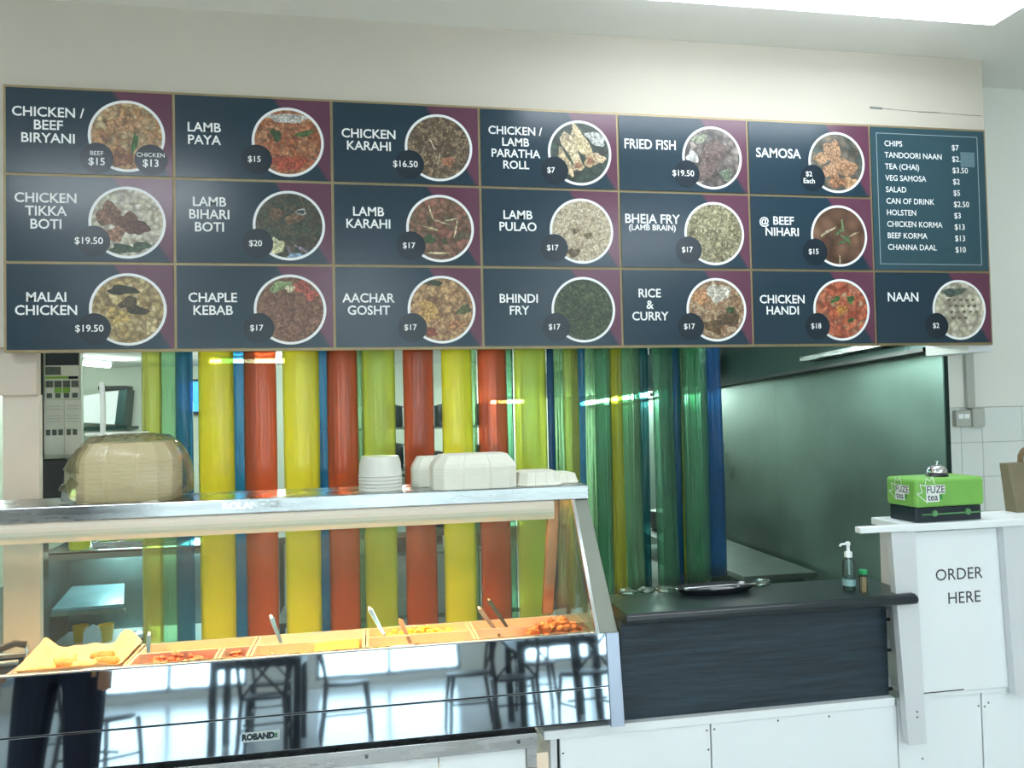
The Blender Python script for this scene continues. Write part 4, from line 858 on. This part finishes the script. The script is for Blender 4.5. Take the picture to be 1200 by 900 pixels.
# ================================================================ order counter
oc = thing('order_counter', 'white order counter with ORDER HERE lettered on its front', 'counter', (3.8, -.6, .3))
MB().box(3.492, 3.90, -.748, -.735, .556, 1.178).build('front_panel', WHITE, oc, bev=.001)
MB().hexa([(3.428, -.782, .385), (3.505, -.782, .385), (3.505, -.7495, .385), (3.428, -.7495, .385), (3.385, -.782, 1.19), (3.487, -.782, 1.19), (3.487, -.7495, 1.19), (3.385, -.7495, 1.19)]).build('front_post', WHITE2, oc, bev=.002)
MB().hexa([(3.90, -.782, .53), (4.0, -.782, .53), (4.0, -.7495, .53), (3.90, -.7495, .53), (3.872, -.782, 1.19), (3.98, -.782, 1.19), (3.98, -.7495, 1.19), (3.872, -.7495, 1.19)]).build('front_post', WHITE2, oc, bev=.002)
MB().box(3.44, 4.6, -.80, -.58, 1.1905, 1.218).build('counter_top', WHITE, oc, bev=.003)
MB().box(3.244, 3.4395, -.80, -.765, 1.194, 1.217).build('top_extension', WHITE, oc, bev=.003)
MB().box(3.47, 3.488, -.734, -.59, .56, 1.19).build('side_panel', WHITE2, oc)
MB().box(4.0005, 4.6, -.76, -.745, .54, 1.19).build('right_panel', WHITE, oc)
MB().box(3.51, 3.70, -.7495, -.7482, .559, .5625).build('gap_line', BLACK, oc)
MB().box(3.488, 4.6, -.735, -.35, .5355, .555).build('bottom_board', WHITE, oc)
for z in (.508, .488): MB().lathe([(.004, -.7825), (.003, -.7845)], (3.468, 0, z), 8, 'y').build('screw', SCREW, oc)
for z, x in ((.455, 3.60),): pass
for wd_, u_, v_ in (('ORDER', 3.697, 1.006), ('HERE', 3.716, .914)): lettering('order_lettering', [(wd_, .064, u_, v_, dict(sx=1.0))], mat('print_black', (50, 54, 60), .6), oc, lambda u, v: (u, -.7488, v))

# green dispenser box
TX0, TX1, TY0, TY1 = 3.49, 3.80, -.78, -.61; TZ = 1.2185
tb = thing('napkin_dispenser', 'green topped black dispenser box on the order counter', 'dispenser', (3.645, -.695, TZ))
GRN = mat('lime_green', (128, 190, 88), .45, var=.12, vscale=12)
sk = -.13; 
def sker(x, y, z): return (x+(-.0)*(y-TY0), y, z)
MB().box(TX0, TX1, TY0, TY1, TZ+.058, TZ+.168).build('green_sleeve', GRN, tb, bev=.012, label='lime green printed sleeve')
MB().box(TX0+.006, TX1-.008, TY0+.012, TY1-.01, TZ, TZ+.0575).build('black_base', mat('dark_plastic', (30, 42, 52), .35), tb, bev=.004)
MB().box(TX0+.03, TX1-.015, TY0+.004, TY0+.011, TZ+.028, TZ+.033).build('green_bar', mat('dull_green', (96, 150, 100), .5), tb)
for x in (TX0+.085, TX0+.235): MB().lathe([(.012, TY0+.002), (.012, TY0+.011)], (x, 0, TZ+.034), 12, 'y').build('knob', mat('dull_green', (96, 150, 100), .5), tb)
WSH = mat('logo_white', (236, 240, 236), .5); LNV = mat('logo_navy', (24, 44, 70), .5)
def logo(mapf, par, cx, cz, s, nm):
    # white backing shapes, leaf outline, dark words
    V, F = [], []
    def quad(u0, u1, v0, v1, d):
        k = len(V); V.extend([tuple(mapf(*p, d)) for p in ((u0, v0), (u1, v0), (u1, v1), (u0, v1))]); F.append((k, k+1, k+2, k+3))
    def pl_(pts, th, d):
        for (a, b_), (c, e) in zip(pts, pts[1:]):
            L_ = math.hypot(c-a, e-b_) or 1; nx_, ny_ = -(e-b_)/L_*th/2, (c-a)/L_*th/2; k = len(V)
            V.extend([tuple(mapf(u_, v_, d)) for u_, v_ in ((a-nx_, b_-ny_), (c-nx_, e-ny_), (c+nx_, e+ny_), (a+nx_, b_+ny_))]); F.append((k, k+1, k+2, k+3))
    leaf = [(-.2, -.55), (-.95, .05), (-.55, .1), (-.72, .62), (-.35, .5), (-.25, 1.0), (0, .8), (.18, 1.08), (.35, .6)]
    pl_([(cx+a*s, cz+b_*s) for a, b_ in leaf], s*.05, .0012)
    o1 = lambda u, v: None
    quad(cx-.3*s, cx+1.08*s, cz-.02*s, cz+.54*s, .0014); quad(cx-.3*s, cx+.66*s, cz-.5*s, cz-.02*s, .0014)
    off = wl(par); me = bpy.data.meshes.new('logo_backing'); me.from_pydata([tuple(Vector(p)-off) for p in V], [], F); me.materials.append(WSH)
    ob = bpy.data.objects.new('logo_backing', me); COL.objects.link(ob); ob.parent = par
    lettering('logo_lettering', [('FUZE', .62*s, cx+.39*s, cz+.24*s, dict(bold=.006*s, sx=.92)), ('tea', .62*s, cx+.17*s, cz-.22*s, dict(bold=.006*s, sx=.95))], LNV, par, lambda u, v: mapf(u, v, .0020))
    V.clear(); F.clear(); quad(cx+.66*s, cx+.86*s, cz-.36*s, cz-.08*s, .0016)
    me = bpy.data.meshes.new('logo_leaf'); me.from_pydata([tuple(Vector(p)-off) for p in V], [], F); me.materials.append(mat('leaf_green', (40, 140, 70), .5)); ob = bpy.data.objects.new('logo_leaf', me); COL.objects.link(ob); ob.parent = par
logo(lambda u, v, d: (u, TY0-d, v), tb, TX0+.062, TZ+.110, .062, 'f')
logo(lambda u, v, d: (TX0-d, -u, v), tb, -(TY0+TY1)/2-.012, TZ+.110, .056, 's')
tb.rotation_euler = (0, 0, .04)
# call bell
be = thing('call_bell', 'chrome call bell on a black foot on top of the green dispenser', 'bell', (3.655, -.70, TZ+.168))
BC = (3.655, -.70, TZ+.1685)
MB().lathe([(.04, 0), (.042, .003), (.036, .01), (.01, .012)], BC, 28).build('bell_foot', BLACK, be, smooth=True)
MB().lathe([(.034, .0125), (.037, .014), (.036, .024), (.028, .037), (.014, .044), (.004, .046)], BC, 28).build('bell_dome', CHROME, be, smooth=True)
MB().lathe([(.003, .046), (.003, .054), (.007, .056), (.007, .059), (.002, .061)], BC, 14).build('bell_button', CHROME, be, smooth=True)

# brown paper bag with handle at the right edge
pg = thing('paper_bag', 'brown paper carry bag with a loop handle at the right edge of the counter', 'paper bag', (4.180, -.63, 1.2185))
KB = mat('kraft_paper', (132, 122, 96), .8, var=.2, vscale=12)
MB().hexa([(4.050, -.66, 1.219), (4.310, -.66, 1.219), (4.310, -.60, 1.219), (4.050, -.60, 1.219), (4.020, -.65, 1.42), (4.320, -.65, 1.425), (4.320, -.61, 1.425), (4.020, -.61, 1.42)]).build('bag_body', KB, pg)
MB().tube([(4.10+.085*(1-math.cos(t_*math.pi/10))-.0, -.63, 1.41+.08*math.sin(t_*math.pi/10)**.6) for t_ in range(11)], .011, 8).build('handle', mat('kraft_dark', (112, 92, 66), .8), pg, smooth=True)

# conduit and socket on the tiled wall
so = thing('wall_socket', 'grey double switch box with its conduit on the tiled wall', 'socket', (4.67, .33, 1.58))
GY = mat('grey_plastic', (176, 180, 172), .45)
MB().box(4.588, 4.68, .315, .3515, 1.535, 1.625).build('switch_box', GY, so, bev=.006)
MB().box(4.681, 4.755, .30, .3515, 1.53, 1.635).build('junction_box', GY, so, bev=.01)
MB().box(4.668, 4.717, .325, .3515, 1.636, 1.984).build('conduit', GY, so, bev=.004)
MB().box(4.598, 4.628, .310, .3145, 1.58, 1.605).box(4.634, 4.664, .310, .3145, 1.58, 1.605).build('rocker_switch', WHITE, so, bev=.001)

# ================================================================ dining room behind the viewer (mirrored in the display front)
CW = mat('dark_chair_wood', (34, 32, 36), .35, var=.2, vscale=20)
def make_chair():
    t = thing('dining_chair', 'black cross back dining chair', 'chair')
    MB().lathe([(.19, .44), (.205, .446), (.205, .462), (.19, .47), (.05, .466)], (0, 0, 0), 24).build('seat', CW, t, smooth=True)
    for sx_ in (-1, 1):
        MB().tube([(sx_*.15, .16, .445), (sx_*.17, .19, .2), (sx_*.18, .2, 0)], .017, 8, .013).build('leg', CW, t, smooth=True)
        MB().tube([(sx_*.18, -.22, 0), (sx_*.17, -.19, .25), (sx_*.16, -.17, .45)], .017, 8).build('leg', CW, t, smooth=True)
        MB().tube([(sx_*.16, -.17, .45), (sx_*.185, -.2, .65), (sx_*.17, -.25, .82), (sx_*.1, -.27, .89), (0, -.275, .91)], .016, 8).build('back_post', CW, t, smooth=True)
        MB().tube([(sx_*.15, -.175, .47), (0, -.215, .64), (-sx_*.165, -.25, .82)], .011, 6).build('cross_brace', CW, t, smooth=True)
        MB().tube([(sx_*.165, .185, .22), (sx_*.17, -.19, .22)], .009, 6).build('stretcher', CW, t)
    MB().tube([(-.17, 0, .25), (.17, 0, .25)], .009, 6).build('stretcher', CW, t)
    return t
ch0 = make_chair(); first = True
TBW = mat('dark_table_wood', (40, 38, 42), .4)
tabs = [(.5, -5.4, 'near the middle of the dining room'), (3.0, -5.2, 'on the right of the dining room'), (-1.7, -5.0, 'on the left of the dining room')]
for x, y, s in tabs:
    t = thing('dining_table', 'dark square dining table with a white top, '+s, 'table', (x, y, 0))
    MB().box(x-.4, x+.4, y-.4, y+.4, .72, .75).build('table_top', WHITE, t, bev=.004)
    MB().box(x-.36, x+.36, y-.36, y+.36, .65, .7195).build('apron', TBW, t)
    for a in (-1, 1):
        for c in (-1, 1): MB().box(x+a*.33-.03, x+a*.33+.03, y+c*.33-.03, y+c*.33+.03, 0, .6495).build('leg', TBW, t)
chs = [(.62, -4.72, 0, 'front side of the middle table'), (1.22, -5.35, 1.5, 'right side of the middle table'), (.5, -6.1, 3.1, 'far side of the middle table'),
       (2.55, -4.5, .1, 'front side of the right table, left one'), (3.12, -4.45, -.15, 'front side of the right table, right one'), (3.0, -5.95, 3.2, 'far side of the right table'), (2.28, -5.3, -1.6, 'left side of the right table'),
       (-.35, -4.0, .6, 'pulled out near the left table'), (-1.6, -4.3, .1, 'front side of the left table'), (-.98, -5.1, 1.6, 'right side of the left table')]
for x, y, rz, s in chs:
    o = ch0 if first else copy_tree(ch0); first = False
    o.location = (x, y, 0); o.rotation_euler = (0, 0, rz+math.pi); o['label'] = 'black cross back dining chair at the '+s if not s.startswith('pulled') else 'black cross back dining chair '+s; o['group'] = 'dining chairs behind the viewer'

# customer standing beyond the left edge of the view, mirrored in the display front
pe = thing('person', 'person in dark shirt and trousers standing in front of the display', 'person', (.05, -2.0, 0))
def skin(name, joints, edges, m, lvl=2):
    me = bpy.data.meshes.new(name); me.from_pydata([j[0] for j in joints], edges, []); o = bpy.data.objects.new(name, me); COL.objects.link(o); o.parent = pe
    o.modifiers.new('skin', 'SKIN'); sv = me.skin_vertices[0].data
    for i, j in enumerate(joints): sv[i].radius = j[1]; sv[i].use_root = (i == 0)
    s_ = o.modifiers.new('sub', 'SUBSURF'); s_.levels = lvl; s_.render_levels = lvl; me.materials.append(m)
    return o
SK = mat('skin', (176, 128, 98), .5); NAVY = mat('dark_trousers', (20, 24, 44), .8, var=.2, vscale=20); SHIRT = mat('dark_shirt', (30, 34, 50), .85, var=.2, vscale=20)
J = [((0, 0, .95), (.13, .1)), ((0, 0, 1.12), (.12, .09)), ((0, 0, 1.32), (.16, .1)), ((0, 0, 1.44), (.1, .08)), ((0, .01, 1.5), (.055, .055)), ((0, .02, 1.56), (.06, .07)), ((0, .03, 1.64), (.075, .092)), ((0, .02, 1.72), (.06, .075)),
     ((.1, 0, .9), (.085, .09)), ((.11, .01, .5), (.055, .058)), ((.12, 0, .1), (.038, .04)), ((.125, .12, .03), (.04, .03)),
     ((-.1, 0, .9), (.085, .09)), ((-.11, .01, .5), (.055, .058)), ((-.12, 0, .1), (.038, .04)), ((-.125, .12, .03), (.04, .03)),
     ((.19, 0, 1.42), (.055, .055)), ((.24, -.03, 1.14), (.042, .042)), ((.23, .1, .92), (.028, .03)), ((-.19, 0, 1.42), (.055, .055)), ((-.24, -.03, 1.14), (.042, .042)), ((-.23, .1, .92), (.028, .03)),
     ((.225, .13, .85), (.035, .018)), ((-.225, .13, .85), (.035, .018))]
E_ = [(0, 1), (1, 2), (2, 3), (3, 4), (4, 5), (5, 6), (6, 7), (0, 8), (8, 9), (9, 10), (10, 11), (0, 12), (12, 13), (13, 14), (14, 15), (3, 16), (16, 17), (17, 18), (3, 19), (19, 20), (20, 21), (18, 22), (21, 23)]
skin('body', J, E_, SK)
skin('trousers', [((0, 0, .97), (.165, .125)), ((0, 0, 1.03), (.16, .12)), ((.1, 0, .86), (.1, .105)), ((.112, .01, .5), (.075, .08)), ((.12, 0, .09), (.06, .066)), ((-.1, 0, .86), (.1, .105)), ((-.112, .01, .5), (.075, .08)), ((-.12, 0, .09), (.06, .066))], [(0, 1), (0, 2), (2, 3), (3, 4), (0, 5), (5, 6), (6, 7)], NAVY)
skin('shirt', [((0, 0, 1.12), (.155, .115)), ((0, 0, .98), (.17, .13)), ((0, 0, 1.32), (.18, .12)), ((0, 0, 1.45), (.11, .085)), ((.2, 0, 1.42), (.07, .07)), ((.24, -.02, 1.2), (.062, .062)), ((-.2, 0, 1.42), (.07, .07)), ((-.24, -.02, 1.2), (.062, .062))], [(0, 1), (0, 2), (2, 3), (3, 4), (4, 5), (3, 6), (6, 7)], SHIRT)
PX = .05
hr_ = MB().blob((PX, -2.01, 1.71), .105, 3, .03, (.85, .98, .85)).build('hair', BLACK, pe, smooth=True)
for sx_ in (-1, 1):
    MB().blob((PX+sx_*.028, -2+.115, 1.655), .011, 2, 0).build('eye', WHITE, pe, smooth=True)
    MB().blob((PX+sx_*.08, -2+.02, 1.64), .022, 2, 0, (.4, .7, 1.2)).build('ear', SK, pe, smooth=True)
    MB().blob((PX+sx_*.125, -2+.07, .045), .06, 2, 0, (.85, 2.1, .75)).build('shoe', BLACK, pe, smooth=True)
    for f_ in range(4):
        fx = PX+sx_*(.205+.014*f_); MB().tube([(fx, -1.87+.004*f_, .84), (fx, -1.855, .80), (fx-sx_*.003, -1.87, .765-.006*(f_ in (1, 2)))], .008, 6).build('finger', SK, pe, smooth=True)
    MB().tube([(PX+sx_*.20, -1.88, .87), (PX+sx_*.182, -1.855, .845), (PX+sx_*.182, -1.85, .82)], .009, 6).build('thumb', SK, pe, smooth=True)
MB().blob((PX, -2+.13, 1.635), .014, 2, 0, (.8, 1, 1.3)).build('nose', SK, pe, smooth=True)
MB().blob((PX, -2+.112, 1.60), .016, 2, 0, (1.4, .5, .35)).build('mouth', mat('lips', (150, 90, 80), .5), pe, smooth=True)
